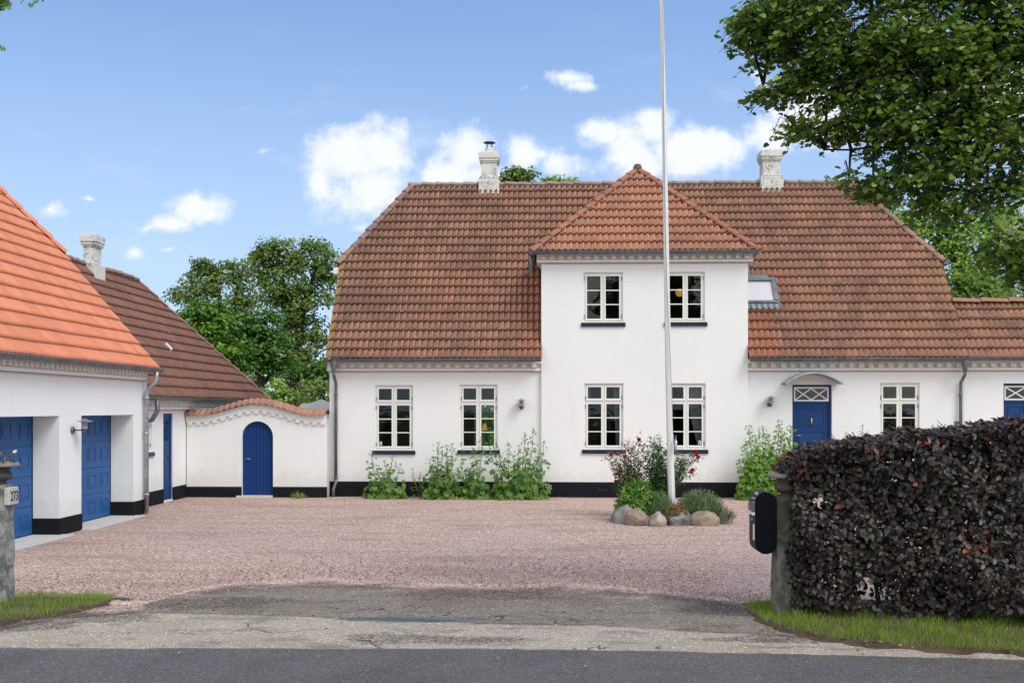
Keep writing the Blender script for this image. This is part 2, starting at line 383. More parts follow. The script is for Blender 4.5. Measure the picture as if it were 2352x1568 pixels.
# ------------------------------------------------------------------ tiled roofs
PROF = [(0,0),(.14,.03),(.32,.20),(.52,.58),(.70,.93),(.82,1.0),(.90,.80),(.945,.05)]
def tile_roof(name, mat, parent, O, a, s, polys, **kw):
    if not isinstance(polys[0], list): return tile_part(name, mat, parent, O, a, s, polys, **kw)
    obs = [tile_part(name, mat, parent, O, a, s, p, **kw) for p in polys]; bm = bmesh.new()
    for o in obs: bm.from_mesh(o.data)
    bm.to_mesh(obs[0].data); bm.free()
    for o in obs[1:]: bpy.data.objects.remove(o)
    return obs[0]
def tile_part(name, mat, parent, O, a, s, poly, P=.15, C=.306, h=.052, lip=.043, fresh=None, edge=None, seed=1, phase=0.0, sample=1, flip=False):
    """O origin at the eave, a unit vector along it, s unit vector up the slope; poly = (x,y) convex outline"""
    O = Vector(O); a = Vector(a).normalized(); s = Vector(s).normalized(); n = a.cross(s).normalized()
    if n.z < 0: n = -n
    rnd = random.Random(seed)
    xs = [p[0] for p in poly]; ys = [p[1] for p in poly]
    x0, x1, y1 = min(xs), max(xs), max(ys)
    prof = PROF[::sample]
    if flip: prof = [((1-f) % 1.0, q) for f, q in prof]; prof.sort()
    cols = []; i = math.floor((x0-phase)/P)-1
    while phase+i*P < x1+P:
        for (f, q) in prof: cols.append((phase+(i+f)*P, q*h, i, f))
        i += 1
    bm = bmesh.new(); tl = bm.faces.layers.float.new('tint'); fl = bm.faces.layers.float.new('fresh'); el = bm.faces.layers.float.new('edge')
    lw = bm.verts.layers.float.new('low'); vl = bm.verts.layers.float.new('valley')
    nr = int(math.ceil(y1/C))+1
    tr = {}
    for j in range(nr):
        yb, yt = j*C-.012, (j+1)*C+.004; wob = [rnd.uniform(-.003, .003) for _ in range(4)]
        rows = []
        for (yy, off, lo) in ((yb+.06, -.016, 1.0), (yb+.035, lip-.020, 1.0), (yb, lip-.018, 1.0), (yb, lip, 1.0), (yb+.10, lip*.70, .5), (yt+.02, -.003, .0)):
            r = []
            for (x, q, ii, jf) in cols:
                jx = rnd.uniform(-.0012, .0012); dy = .006*math.sin(ii*12.9+j*7.3) if lo == 1.0 else 0
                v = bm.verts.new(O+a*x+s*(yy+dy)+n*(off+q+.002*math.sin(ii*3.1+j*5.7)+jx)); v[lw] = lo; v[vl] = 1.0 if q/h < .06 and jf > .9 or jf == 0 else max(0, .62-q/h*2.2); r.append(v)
            rows.append(r)
        for k in range(5):
            for c in range(len(cols)-1):
                f = bm.faces.new((rows[k][c], rows[k][c+1], rows[k+1][c+1], rows[k+1][c]))
                key = (cols[c][2]//2, j)
                if key not in tr: tr[key] = rnd.random()
                f[tl] = tr[key]
                if fresh: f[fl] = fresh(cols[c][0], j*C, rnd)
                if edge: f[el] = edge(cols[c][0], j*C)
                f.smooth = k > 2
    cen = Vector((sum(xs)/len(xs), sum(ys)/len(ys)))
    for i in range(len(poly)):
        p = Vector(poly[i]); q = Vector(poly[(i+1) % len(poly)]); d = q-p
        no = Vector((d.y, -d.x)).normalized()
        if no.dot(cen-p) > 0: no = -no
        co = O+a*p.x+s*p.y; nn = a*no.x+s*no.y
        if abs(d.y) < 1e-6 and p.y < 1e-6: co = co-s*.03
        bmesh.ops.bisect_plane(bm, geom=bm.verts[:]+bm.edges[:]+bm.faces[:], plane_co=co, plane_no=nn, clear_outer=True)
    me = bpy.data.meshes.new(name); bm.to_mesh(me); bm.free()
    o = link(name, me, mat, parent)
    return o
def ridge_caps(mb, p0, p1, r=.115, L=.38, up=(0, 0, 1), seed=0, sag=0.0):
    p0 = Vector(p0); p1 = Vector(p1); d = p1-p0; n = max(1, round(d.length/L)); t = d.normalized()
    up = Vector(up); sd_ = t.cross(up).normalized(); up = sd_.cross(t).normalized(); rnd = random.Random(seed)
    for i in range(n):
        a = p0+d*(i/n)-t*.03; b = p0+d*((i+1)/n)+t*.03; vs = []; K = 8
        ja = up*rnd.uniform(-.006, .010)
        for (c, rr, lift) in ((a, r*1.08, .012), (a+t*.04, r*1.08, .012), (b, r*.90, -.006)):
            for k in range(K+1):
                an = math.pi*k/K; vs.append(c+ja+sd_*(rr*math.cos(an))+up*(rr*.85*math.sin(an)+lift))
        fs = []
        for q in range(2):
            for k in range(K): fs.append((q*(K+1)+k, q*(K+1)+k+1, (q+1)*(K+1)+k+1, (q+1)*(K+1)+k))
        fs.append(tuple(range(K+1))); mb.add(vs, fs, False)
    return mb
def gutter(parent, p0, p1, out, r=.075, name='gutter', joints=.55):
    """half-round gutter from p0 to p1; out = horizontal direction away from the wall"""
    p0 = Vector(p0); p1 = Vector(p1); t = (p1-p0).normalized(); out = Vector(out); mb = MB(); K = 8
    def ring(c, rr):
        return [c+out*(rr*math.cos(math.pi+math.pi*k/K))+Vector((0, 0, rr*math.sin(math.pi+math.pi*k/K))) for k in range(K+1)]
    A, B = ring(p0, r), ring(p1, r); a, b = ring(p0, r-.006), ring(p1, r-.006); m = K+1
    mb.add(A+B, [(k, k+1, m+k+1, m+k) for k in range(K)], True); mb.add(a+b, [(k+1, k, m+k, m+k+1) for k in range(K)], True)
    mb.add(A, [tuple(range(m))]); mb.add(B, [tuple(range(m-1, -1, -1))])
    mb.tube([p0+out*r, p1+out*r], .011, 6)
    L = (p1-p0).length; n = int(L/joints)
    for i in range(1, n):
        c = p0+t*(i*joints); r1, r2 = ring(c, r+.005), ring(c+t*.02, r+.005)
        mb.add(r1+r2, [(k, k+1, m+k+1, m+k) for k in range(K)], True)
    return mb.build(name, M['zinc'], parent, fix=False)
def cornice(parent, T, x0, x1, ztop, dent=.243, dw=.12, name='cornice'):
    """dentil cornice in local coordinates (y = -out of the wall)"""
    mb = MB(T); mb.box(x0, x1, -.13, .0, ztop-.04, ztop+.06); mb.box(x0, x1, -.012, 0, ztop-.16, ztop-.04); mb.box(x0, x1, -.065, 0, ztop-.225, ztop-.158)
    n = int((x1-x0)/dent); off = (x1-x0-n*dent)/2
    for i in range(n):
        c = x0+off+(i+.5)*dent; mb.box(c-dw/2, c+dw/2, -.125, -.012, ztop-.145, ztop-.04)
    o = mb.build(name, M['trim'], parent)
    mb = MB(T); mb.box(x0, x1, -.07, -.0, ztop-.238, ztop-.225); mb.build('cornice_line', M['line'], parent); return o
def wall_panel(mb, x0, x1, z0, z1, ops, th=.32):
    xs = sorted({x0, x1, *[o[0] for o in ops], *[o[1] for o in ops]}); zs = sorted({z0, z1, *[o[2] for o in ops], *[o[3] for o in ops]})
    def inside(x, z): return any(o[0] < x < o[1] and o[2] < z < o[3] for o in ops)
    for i in range(len(xs)-1):
        for j in range(len(zs)-1):
            a, b, c, d = xs[i], xs[i+1], zs[j], zs[j+1]
            if inside((a+b)/2, (c+d)/2): continue
            mb.add([(a,0,c),(b,0,c),(b,0,d),(a,0,d)], [(0,1,2,3)]); mb.add([(a,th,c),(b,th,c),(b,th,d),(a,th,d)], [(3,2,1,0)])
    for (a, b, c, d) in ops:
        mb.add([(a,0,c),(b,0,c),(b,0,d),(a,0,d),(a,th,c),(b,th,c),(b,th,d),(a,th,d)], [(0,4,5,1),(1,5,6,2),(2,6,7,3),(3,7,4,0)])
    mb.add([(x0,0,z0),(x1,0,z0),(x1,0,z1),(x0,0,z1),(x0,th,z0),(x1,th,z0),(x1,th,z1),(x0,th,z1)], [(0,1,5,4),(1,2,6,5),(2,3,7,6),(3,0,4,7)])
def window(parent, T, x0, x1, z0, z1, kind='tall', curtain=None, sticker=None, sill=True, label=None):
    """Danish casement window; y axis of T runs into the wall"""
    d = .055; fr = MB(T); gl = MB(T); hg = MB(T); w_ = x1-x0; h = z1-z0; k = .045
    fr.box(x0, x1, d, d+.09, z0, z0+k); fr.box(x0, x1, d, d+.09, z1-k, z1)
    fr.box(x0, x0+k, d, d+.09, z0+k, z1-k); fr.box(x1-k, x1, d, d+.09, z0+k, z1-k)
    xm = (x0+x1)/2; fr.box(xm-.017, xm+.017, d-.004, d+.088, z0+k, z1-k)
    if kind == 'tall':
        zt = z1-h*.272; fr.box(x0+k, xm-.017, d-.006, d+.086, zt-.02, zt+.02); fr.box(xm+.017, x1-k, d-.006, d+.086, zt-.02, zt+.02)
        cells = [(z0+k, zt-.02, 3), (zt+.02, z1-k, 1)]
    elif kind == 'three': cells = [(z0+k, z1-k, 3)]
    else: cells = [(z0+k, z1-k, 3)]
    for (ca, cb) in ((x0+k, xm-.017), (xm+.017, x1-k)):
        for (za, zb, n) in cells:
            a, b, e, f = ca+.006, cb-.006, za+.006, zb-.006; s = .042; y = d-.016
            fr.box(a, b, y, y+.05, e, e+s); fr.box(a, b, y, y+.05, f-s, f); fr.box(a, a+s, y, y+.05, e+s, f-s); fr.box(b-s, b, y, y+.05, e+s, f-s)
            fr.box(a-.002, b+.002, y-.012, y+.001, e-.002, e+.012)
            for i in range(1, n):
                zz = e+s+(f-e-2*s)*i/n; fr.box(a+s, b-s, y+.006, y+.044, zz-.012, zz+.012)
            gl.add([(a+s, y+.028, e+s), (b-s, y+.028, e+s), (b-s, y+.028, f-s), (a+s, y+.028, f-s)], [(0, 1, 2, 3)])
            ho = x0+k-.004 if ca < xm-.1 and ca == x0+k else x1-k+.004
            zs_ = (e+.10, f-.10) if f-e > .5 else (e+.07,)
            for zz in zs_: hg.box(ho-.009, ho+.009, d-.03, d-.0, zz-.045, zz+.045)
    o = fr.build('window', M['frame'], parent)
    if label: o['label'] = label
    gl.build('pane', M['glass'], o, fix=False); build_split(hg, 'hinge', M['iron'], o)
    if sill:
        sb = MB(T); sb.prism([(x0-.05, z0-.012), (x1+.05, z0-.012), (x1+.06, z0-.05), (x1+.06, z0-.11), (x0-.06, z0-.11), (x0-.06, z0-.05)], -.045, d+.02)
        sb.build('sill', M['sill'], o)
    if curtain:
        cb_ = MB(T)
        for (side, col_w, flare) in curtain:
            vs = []; N_ = 28; H_ = 8
            for j in range(H_+1):
                tt = j/H_
                for i in range(N_+1):
                    q = i/N_; wd = col_w*(1-flare*tt)
                    xx = (x0+.02+q*wd) if side == 'l' else (x1-.02-q*wd)
                    vs.append((xx, .24+.018*math.sin(q*34+tt), z1-.04-tt*(h-.06)))
            cb_.add(vs, [(j*(N_+1)+i, j*(N_+1)+i+1, (j+1)*(N_+1)+i+1, (j+1)*(N_+1)+i) for j in range(H_) for i in range(N_)], True)
        cb_.build('curtain', M['curtain'], o, fix=False)
    if sticker:
        sk = MB(T); sx_, sz_ = sticker; sk.box(sx_, sx_+.065, d-.0005, d+.002, sz_, sz_+.095); st = sk.build('sticker', M['paper'], o)
        sk = MB(T)
        for (ax, az) in ((.018, .07), (.045, .07), (.03, .045), (.022, .025), (.042, .03)): sk.box(sx_+ax-.008, sx_+ax+.008, d-.003, d-.001, sz_+az-.008, sz_+az+.008)
        sk.build('sticker_print', M['plinth'], o)
    return o
M['curtain'] = m_leaf('curtain_cloth', (.42, .50, .47), (.42, .50, .47), None, .9, .4, .1); M['paper'] = m_paint('paper', (.75, .75, .75), .6)
def m_emit(name, col, st):
    m, t, b = newmat(name); b.inputs['Base Color'].default_value = (*col, 1); b.inputs['Emission Color'].default_value = (*col, 1)
    b.inputs['Emission Strength'].default_value = st; return m
M['shade'] = m_emit('lit_lampshade', (1, .55, .10), .42)
def TY(Y): return Matrix.Translation((0, Y, 0))                       # wall facing the camera: local x = world x
def TX(X): return Matrix(((0, -1, 0, X), (1, 0, 0, 0), (0, 0, 1, 0), (0, 0, 0, 1)))   # wall facing +X: local x = world Y, local -y = +X
# ================================================================== GROUND
def interp(pts, x):
    xs = [p[0] for p in pts]; ys = [p[1] for p in pts]; return np.interp(x, xs, ys)
def gline(px): return sorted([(gnd(u, v).x, gnd(u, v).y) for u, v in px])
def gravel_col(t):
    p = t.pos(); big = t.noise(p, .45, 4, .6); st = t.noise(t.pos((.35, 1.6, 1)), 1.2, 5, .65)
    vr = t.add('ShaderNodeTexVoronoi'); vr.inputs['Scale'].default_value = 55; t.link(p, vr.inputs['Vector'])
    sc = t.add('ShaderNodeSeparateColor'); t.link(vr.outputs['Color'], sc.inputs[0])
    cr = t.add('ShaderNodeValToRGB'); e = cr.color_ramp.elements; cr.color_ramp.interpolation = 'LINEAR'
    e[0].position = 0; e[0].color = (.27, .165, .13, 1); e[1].position = 1; e[1].color = (.95, .78, .68, 1)
    for q, c in ((.2, (.56, .35, .285)), (.5, (.74, .50, .395)), (.8, (.86, .63, .51))):
        x = e.new(q); x.color = (*c, 1)
    t.link(sc.outputs[0], cr.inputs[0]); c = cr.outputs[0]
    gap = t.ramp(vr.outputs['Distance'], .45, .85); c = t.mix(t.math('MULTIPLY', gap, .5), c, (.15, .10, .08))
    mid = t.noise(t.pos((1, .55, 1)), 17, 6, .85); c = t.mix(t.math('MULTIPLY', t.ramp(mid, .52, .60), .78), c, (.22, .145, .115)); c = t.mix(t.math('MULTIPLY', t.ramp(mid, .36, .46, 1, 0), .5), c, (.80, .67, .63))
    for sc_, lo_, hi_ in ((27, .26, .88), (13, .12, .95)):
        v2 = t.add('ShaderNodeTexVoronoi'); v2.inputs['Scale'].default_value = sc_; t.link(t.pos((1, .8, 1)), v2.inputs['Vector']); s2 = t.add('ShaderNodeSeparateColor'); t.link(v2.outputs['Color'], s2.inputs[0]); rd_ = t.ramp(v2.outputs['Distance'], .25, .5, 1, 0)
        c = t.mix(t.math('MULTIPLY', t.math('MULTIPLY', t.math('LESS_THAN', s2.outputs[0], lo_), rd_), .62), c, (.17, .115, .09)); c = t.mix(t.math('MULTIPLY', t.math('MULTIPLY', t.math('GREATER_THAN', s2.outputs[1], hi_), rd_), .8), c, (.95, .84, .76))
    f = t.math('ADD', t.math('MULTIPLY', st, .6), t.math('MULTIPLY', big, .4)); c = t.mix(t.math('MULTIPLY', t.ramp(f, .47, .62), .42), c, (.30, .20, .155))
    c = t.mix(t.math('MULTIPLY', t.ramp(big, .38, .55, 1, 0), .22), c, (.50, .38, .35))
    wd = t.noise(p, 7, 4, .7); c = t.mix(t.math('MULTIPLY', t.ramp(wd, .70, .75), .5), c, (.13, .15, .04))
    h = t.math('ADD', t.math('MULTIPLY', vr.outputs['Distance'], -1), t.math('ADD', t.math('MULTIPLY', mid, 1.5), t.noise(p, 120, 2)))
    return c, h
def m_gravel():
    m, t, b = newmat('pink_gravel'); c, h = gravel_col(t); setc(t, b, c, .95, .2); bump(t, b, h, .8, .02); return m
M['gravel'] = m_gravel()
def asphalt(t, base, dk, lt, sp=.5, sc=1.0):
    p = t.pos(); n = t.noise(p, 75*sc, 3, .85); g = t.noise(p, 1.1, 5, .6); m5 = t.noise(p, 30, 5, .85)
    c = t.mix(t.math('MULTIPLY', t.ramp(g, .35, .7), .5), base, dk); c = t.mix(t.math('MULTIPLY', t.ramp(n, .52, .66), sp), c, lt)
    c = t.mix(t.math('MULTIPLY', t.ramp(m5, .50, .62), sp), c, dk); c = t.mix(t.math('MULTIPLY', t.ramp(t.noise(p, 60, 2, .5), .66, .72), .7), c, tuple(min(1, x*1.9) for x in lt))
    for sc_, hi_, lo_ in ((34, .86, .16), (62, .8, .22)):
        v2 = t.add('ShaderNodeTexVoronoi'); v2.inputs['Scale'].default_value = sc_*sc; t.link(p, v2.inputs['Vector']); s2 = t.add('ShaderNodeSeparateColor'); t.link(v2.outputs['Color'], s2.inputs[0]); rd_ = t.ramp(v2.outputs['Distance'], .2, .45, 1, 0)
        c = t.mix(t.math('MULTIPLY', t.math('MULTIPLY', t.math('GREATER_THAN', s2.outputs[0], hi_), rd_), sp), c, tuple(min(1, x*1.7) for x in lt)); c = t.mix(t.math('MULTIPLY', t.math('MULTIPLY', t.math('LESS_THAN', s2.outputs[1], lo_), rd_), sp), c, tuple(x*.6 for x in dk))
    return c, t.math('ADD', n, m5)
def m_drive():
    m, t, b = newmat('old_asphalt_crossing'); p = t.pos(); n = t.noise(t.pos((.6, 1, 1)), 3.2, 7, .72); fn = t.noise(p, 26, 5, .75)
    nn = t.math('ADD', t.math('SUBTRACT', t.math('ADD', t.math('MULTIPLY', n, .6), t.math('MULTIPLY', fn, .4)), .5), t.math('MULTIPLY', t.math('SUBTRACT', t.noise(t.pos((.7, 1, 1)), 1.1, 3), .5), .5))
    gc, gh = gravel_col(t); dc, dh = asphalt(t, (.235, .20, .16), (.095, .076, .058), (.40, .35, .29), .85)
    lc, lh = asphalt(t, (.40, .345, .265), (.23, .19, .145), (.62, .55, .46), .75); bc, bh = asphalt(t, (.13, .145, .155), (.10, .11, .12), (.22, .23, .24), .3)
    b1 = t.ramp(t.math('ADD', t.attr('ya'), t.math('MULTIPLY', nn, 3.6)), -.26, .34); b2 = t.ramp(t.math('ADD', t.attr('yb'), t.math('MULTIPLY', nn, 1.1)), -.04, .07)
    c = t.mix(b2, lc, dc); c = t.mix(b1, c, gc)
    pt = t.ramp(t.math('ADD', t.attr('pt'), t.math('MULTIPLY', nn, .35)), -.01, .02); c = t.mix(pt, c, bc)
    # brown earth and litter caught along the joint and in the worn hollows
    dr = t.ramp(t.math('ADD', t.math('ABSOLUTE', t.math('ADD', t.attr('yb'), t.math('MULTIPLY', nn, .5))), t.math('MULTIPLY', fn, .25)), .12, .20, 1, 0)
    c = t.mix(t.math('MULTIPLY', dr, .65), c, (.055, .042, .034))
    hl = t.ramp(t.math('ADD', t.attr('ds'), t.math('MULTIPLY', nn, 1.2)), .0, .16); c = t.mix(t.math('MULTIPLY', t.math('MULTIPLY', hl, t.ramp(fn, .42, .56)), .8), c, (.06, .048, .038))
    ed = t.ramp(t.math('ADD', t.math('ABSOLUTE', t.math('ADD', t.attr('ya'), -.05)), t.math('MULTIPLY', nn, .9)), .0, .35, 1, 0)
    c = t.mix(t.math('MULTIPLY', ed, .55), c, (.085, .062, .052))
    wv = t.add('ShaderNodeVectorMath', operation='ADD'); nc_ = t.n.new('ShaderNodeTexNoise'); nc_.inputs['Scale'].default_value = 1.6; nc_.inputs['Detail'].default_value = 6; t.link(p, nc_.inputs['Vector']); t.link(p, wv.inputs[0]); t.link(nc_.outputs['Color'], wv.inputs[1])
    vc = t.add('ShaderNodeTexVoronoi', feature='DISTANCE_TO_EDGE'); vc.inputs['Scale'].default_value = .85; t.link(wv.outputs[0], vc.inputs['Vector'])
    ck = t.math('MULTIPLY', t.ramp(vc.outputs['Distance'], .006, .016, 1, 0), t.ramp(t.noise(p, .8, 3), .53, .60)); c = t.mix(t.math('MULTIPLY', t.math('MULTIPLY', ck, t.math('SUBTRACT', 1, b1)), .85), c, (.04, .033, .027))
    dt = t.ramp(t.noise(t.pos((.5, 1.3, 1)), 2.3, 7, .8), .53, .60); c = t.mix(t.math('MULTIPLY', t.math('MULTIPLY', dt, t.math('SUBTRACT', 1, b1)), .45), c, (.085, .066, .05))
    setc(t, b, c, .93, .2); bump(t, b, t.math('ADD', gh, dh), .5, .012); return m
def m_road():
    m, t, b = newmat('road_asphalt'); c, h = asphalt(t, (.112, .104, .098), (.046, .043, .042), (.20, .19, .18), .75, 1.25)
    p = t.pos(); n = t.noise(t.pos((.5, 3, 1)), 1.5, 6, .7)
    c = t.mix(t.math('MULTIPLY', t.ramp(t.math('ADD', t.attr('ed'), t.math('MULTIPLY', t.math('SUBTRACT', n, .5), .5)), -.02, .12, 1, 0), .55), c, (.24, .225, .205))
    setc(t, b, c, .85, .3); bump(t, b, h, .7, .008); return m
def m_earth(name, a, bb):
    m, t, b = newmat(name); p = t.pos(); n = t.noise(p, 3, 6, .7); f = t.noise(p, 40, 4, .7)
    c = t.mix(t.ramp(n, .4, .6), a, bb); c = t.mix(t.math('MULTIPLY', t.ramp(f, .5, .62), .5), c, tuple(x*.5 for x in a)); setc(t, b, c, .95, .2); bump(t, b, f, .8, .02); return m
M['earth'] = m_earth('brown_earth', (.075, .052, .036), (.12, .085, .06)); M['lawn'] = m_earth('lawn', (.06, .10, .025), (.09, .12, .035))
def struct(o): o['kind'] = 'structure'; return o
def sheet(name, mat, x0, x1, y0, y1, step, zf, keep=None, attrs=None):
    nx = int((x1-x0)/step)+1; ny = int((y1-y0)/step)+1
    X, Y = np.meshgrid(np.linspace(x0, x1, nx), np.linspace(y0, y1, ny)); Z = zf(X, Y)
    idx = np.arange(nx*ny).reshape(ny, nx); q = np.stack([idx[:-1,:-1], idx[:-1,1:], idx[1:,1:], idx[1:,:-1]], -1).reshape(-1, 4)
    if keep is not None:
        k = keep(X, Y).ravel(); q = q[k[q].all(axis=1)]
    me = bpy.data.meshes.new(name); me.from_pydata(np.stack([X, Y, Z], -1).reshape(-1, 3).tolist(), [], q.tolist())
    me.polygons.foreach_set('use_smooth', [True]*len(me.polygons))
    for k_, fn in (attrs or {}).items():
        at = me.attributes.new(k_, 'FLOAT', 'POINT'); at.data.foreach_set('value', fn(X, Y).astype(np.float32).ravel())
    me.update(); return link(name, me, mat)
def wob(X, Y, s=1.0): return .5*(np.sin(X*1.7*s+1.3*np.sin(Y*.9*s))+np.sin(Y*2.3*s+1.1*np.sin(X*1.3*s)))
gb = MB(); gb.box(-600, 600, -400, 900, -1.0, -.06); struct(gb.build('ground', M['lawn']))
A_ = gline([(-500,1392),(150,1396),(240,1400),(300,1401),(420,1366),(520,1354),(640,1347),(720,1341),(850,1350),(1000,1358),(1180,1358),(1300,1356),(1450,1366),(1600,1380),(1700,1398),(1762,1422),(1800,1450)])
B_ = gline([(-500,1462),(0,1448),(60,1437),(130,1423),(220,1415),(330,1406),(500,1412),(700,1417),(780,1420),(1000,1428),(1176,1434),(1376,1438),(1476,1446),(1620,1452),(1750,1458),(1900,1470)])
RD = gline([(-300,1489),(1,1490),(400,1491),(1176,1492),(1600,1499),(2001,1509),(2352,1517),(2700,1521)])
xr = lambda X: interp(RD, X)
gy = sheet('gravel_yard', M['gravel'], -9.4, 16, 9.9, 28.2, .12, lambda X, Y: .0+.006*wob(X, Y, 1.6)-.03*(Y < 11.5), keep=lambda X, Y: Y > np.maximum(interp(A_, X)+.1, 11.9)); struct(gy)
P0 = gnd(950, 1423); PA = gnd(775, 1420); PB = gnd(1130, 1430)
def ptf(X, Y): return .16-np.sqrt(((X-P0.x)/((PB.x-PA.x)/2))**2*.0256+((Y-P0.y-.02*X)/1.0)**2)
D1 = gnd(1010, 1470); D2 = gnd(1100, 1368); D3 = gnd(520, 1385); D4 = gnd(1640, 1385)
def dsf(X, Y):
    r = np.full(X.shape, -9.0)
    for (c, a, b_, s) in ((D1, 1.0, .28, .5), (D2, 1.3, .45, .45), (D3, .9, .5, .42), (gnd(1700,1400), .9, .5, .42), (gnd(230,1420), .7, .35, .55), (gnd(60,1440), .6, .25, .6), (gnd(1800,1470), .8, .2, .5)):
        r = np.maximum(r, s*(1-np.sqrt(((X-c.x)/a)**2+((Y-c.y)/b_)**2)))
    return r
dr = sheet('driveway', m_drive(), -7.6, 9.0, 9.4, 14.6, .05, lambda X, Y: .012+.004*wob(X, Y, 2), keep=lambda X, Y: (Y > xr(X)-.25) & (Y < interp(A_, X)+.55),
           attrs={'ya': lambda X, Y: Y-interp(A_, X), 'yb': lambda X, Y: Y-interp(B_, X), 'pt': ptf, 'ds': dsf}); struct(dr)
rd = sheet('road', m_road(), -14, 14, 3.0, 10.6, .08, lambda X, Y: .012+.004*wob(X, Y, 2)+np.clip((xr(X)+.012*np.sin(X*7)+.008*np.sin(X*19+1)-Y)*.25, -.04, .012), keep=lambda X, Y: Y < xr(X)+.2, attrs={'ed': lambda X, Y: xr(X)-Y}); struct(rd)
rf = MB(); rf.box(-200, -13.9, 3.0, 10.2, -.05, .012); rf.box(13.9, 200, 3.0, 9.7, -.05, .012); rf.box(-13.9, 13.9, -2.5, 3.02, -.05, .010); struct(rf.build('road_far', M['earth'])).name = 'road_shoulder'
# grass verges: earth mounds with blades
VR = gline([(1738,1428),(1770,1445),(1830,1462),(1900,1476),(2000,1488),(2150,1500),(2352,1511),(2700,1518)])
VL = gline([(-400,1455),(0,1440),(100,1424),(160,1412),(215,1400),(240,1392)])
def vr_m(X, Y): return (X > VR[0][0]-.4) & (Y > interp(VR, X)-.35) & (Y < 12.6)
def vl_m(X, Y): return (X < VL[-1][0]+.5) & (Y > interp(VL, X)-.35) & (Y < 13.1)
def vr_in(X, Y): return (X > VR[0][0]+.0) & (Y > interp(VR, X)) & (Y < 12.6)
def vl_in(X, Y): return (X < VL[-1][0]) & (Y > interp(VL, X)) & (Y < 12.75-.03*(X+6))
ver = sheet('grass_verge', M['earth'], 2.2, 12, 9.6, 12.6, .06, lambda X, Y: .012+np.clip(np.minimum((Y-interp(VR, X))*.14, (X-VR[0][0])*.14), -.06, .06)+.010*wob(X, Y, 5)+.006*wob(X, Y, 13), keep=vr_m); struct(ver)
vel = sheet('grass_verge', M['earth'], -13, -4.3, 10.6, 13.2, .06, lambda X, Y: .012+np.clip(np.minimum(np.minimum((Y-interp(VL, X))*.14, (VL[-1][0]-X)*.14), (12.75-.03*(X+6)-Y)*.2), -.06, .05)+.010*wob(X, Y, 5)+.006*wob(X, Y, 13), keep=vl_m); struct(vel)
M['grass'] = m_leaf('grass_blades', (.12, .21, .022), (.34, .46, .08), (.5, .42, .18), .6, .3, .2)
def grass(name, n, fx, box, hs, seed, dens=None):
    g = rs(seed); X = g.uniform(box[0], box[1], n); Y = g.uniform(box[2], box[3], n); k = fx(X, Y)
    if dens is not None: k &= g.rand(n) < dens(X, Y)
    X, Y = X[k], Y[k]; m = len(X); cl = .5+.5*wob(X, Y, 6)
    N = np.stack([g.normal(0, 1, m), g.normal(-.6, 1, m), g.normal(0, .15, m)], -1); T = np.stack([g.normal(0, .38, m), g.normal(0, .38, m), np.ones(m)], -1)
    s = (hs[0]+(hs[1]-hs[0])*g.rand(m)**1.8)*(.6+.6*cl)
    o = leaves(name, M['grass'], None, 'blade', np.stack([X, Y, np.full(m, .045)], -1), N, T, s*1.0, np.clip(g.beta(2, 2.6, m)*.85+.15*g.rand(m), 0, 1)); o['kind'] = 'stuff'; return o
ga = grass('grass', 80000, vr_in, (2.2, 9, 9.6, 12.4), (.04, .13), 3, dens=lambda X, Y: np.clip((Y-interp(VR, X)-.02)/.25, 0, 1)); tag(ga, 'long green grass along the foot of the dark hedge', 'grass')
gbk = grass('grass', 42000, vl_in, (-9, -4.3, 10.8, 13.1), (.035, .10), 4, dens=lambda X, Y: np.clip((Y-interp(VL, X)-.02)/.2, 0, 1)*np.clip((-4.55-X)/.5, .08, 1)); tag(gbk, 'short bright grass at the foot of the left granite post', 'grass')
# loose stones and crumbs
def pebbles(name, n, fn, box, s0, s1, mat, seed, zz=.02):
    g = rs(seed); X = g.uniform(box[0], box[1], n); Y = g.uniform(box[2], box[3], n); k = fn(X, Y, g); X, Y = X[k], Y[k]; m = len(X)
    base = np.array([(1,0,0),(-.5,.87,0),(-.5,-.87,0),(0,0,.75),(0,0,-.6)]); fc = [(0,1,3),(1,2,3),(2,0,3),(1,0,4),(2,1,4),(0,2,4)]
    V = []; S = s0+(s1-s0)*g.rand(m)**3
    jit = 1+.35*g.normal(size=(m, 5, 3)); a = g.rand(m)*6.28; c, s = np.cos(a), np.sin(a)
    B = base[None]*jit*S[:, None, None]; B = np.stack([B[..., 0]*c[:, None]-B[..., 1]*s[:, None], B[..., 0]*s[:, None]+B[..., 1]*c[:, None], B[..., 2]], -1)
    B = B+np.stack([X, Y, np.full(m, zz)], -1)[:, None, :]
    F_ = (np.array(fc)[None]+(np.arange(m)*5)[:, None, None]).reshape(-1, 3)
    me = bpy.data.meshes.new(name); me.from_pydata(B.reshape(-1, 3).tolist(), [], F_.tolist())
    at = me.attributes.new('tint', 'FLOAT', 'POINT'); at.data.foreach_set('value', np.repeat(g.rand(m), 5).astype(np.float32)); me.update()
    o = link(name, me, mat); o['kind'] = 'stuff'; return o
def m_peb():
    m, t, b = newmat('loose_stone'); cr = t.add('ShaderNodeValToRGB'); t.link(t.attr('tint'), cr.inputs[0]); e = cr.color_ramp.elements
    e[0].color = (.12, .08, .07, 1); e[1].color = (.55, .50, .45, 1)
    for q, c in ((.3, (.30, .19, .155)), (.6, (.38, .25, .205)), (.85, (.47, .33, .275))): x = e.new(q); x.color = (*c, 1)
    setc(t, b, cr.outputs[0], .9, .2); return m
M['peb'] = m_peb()
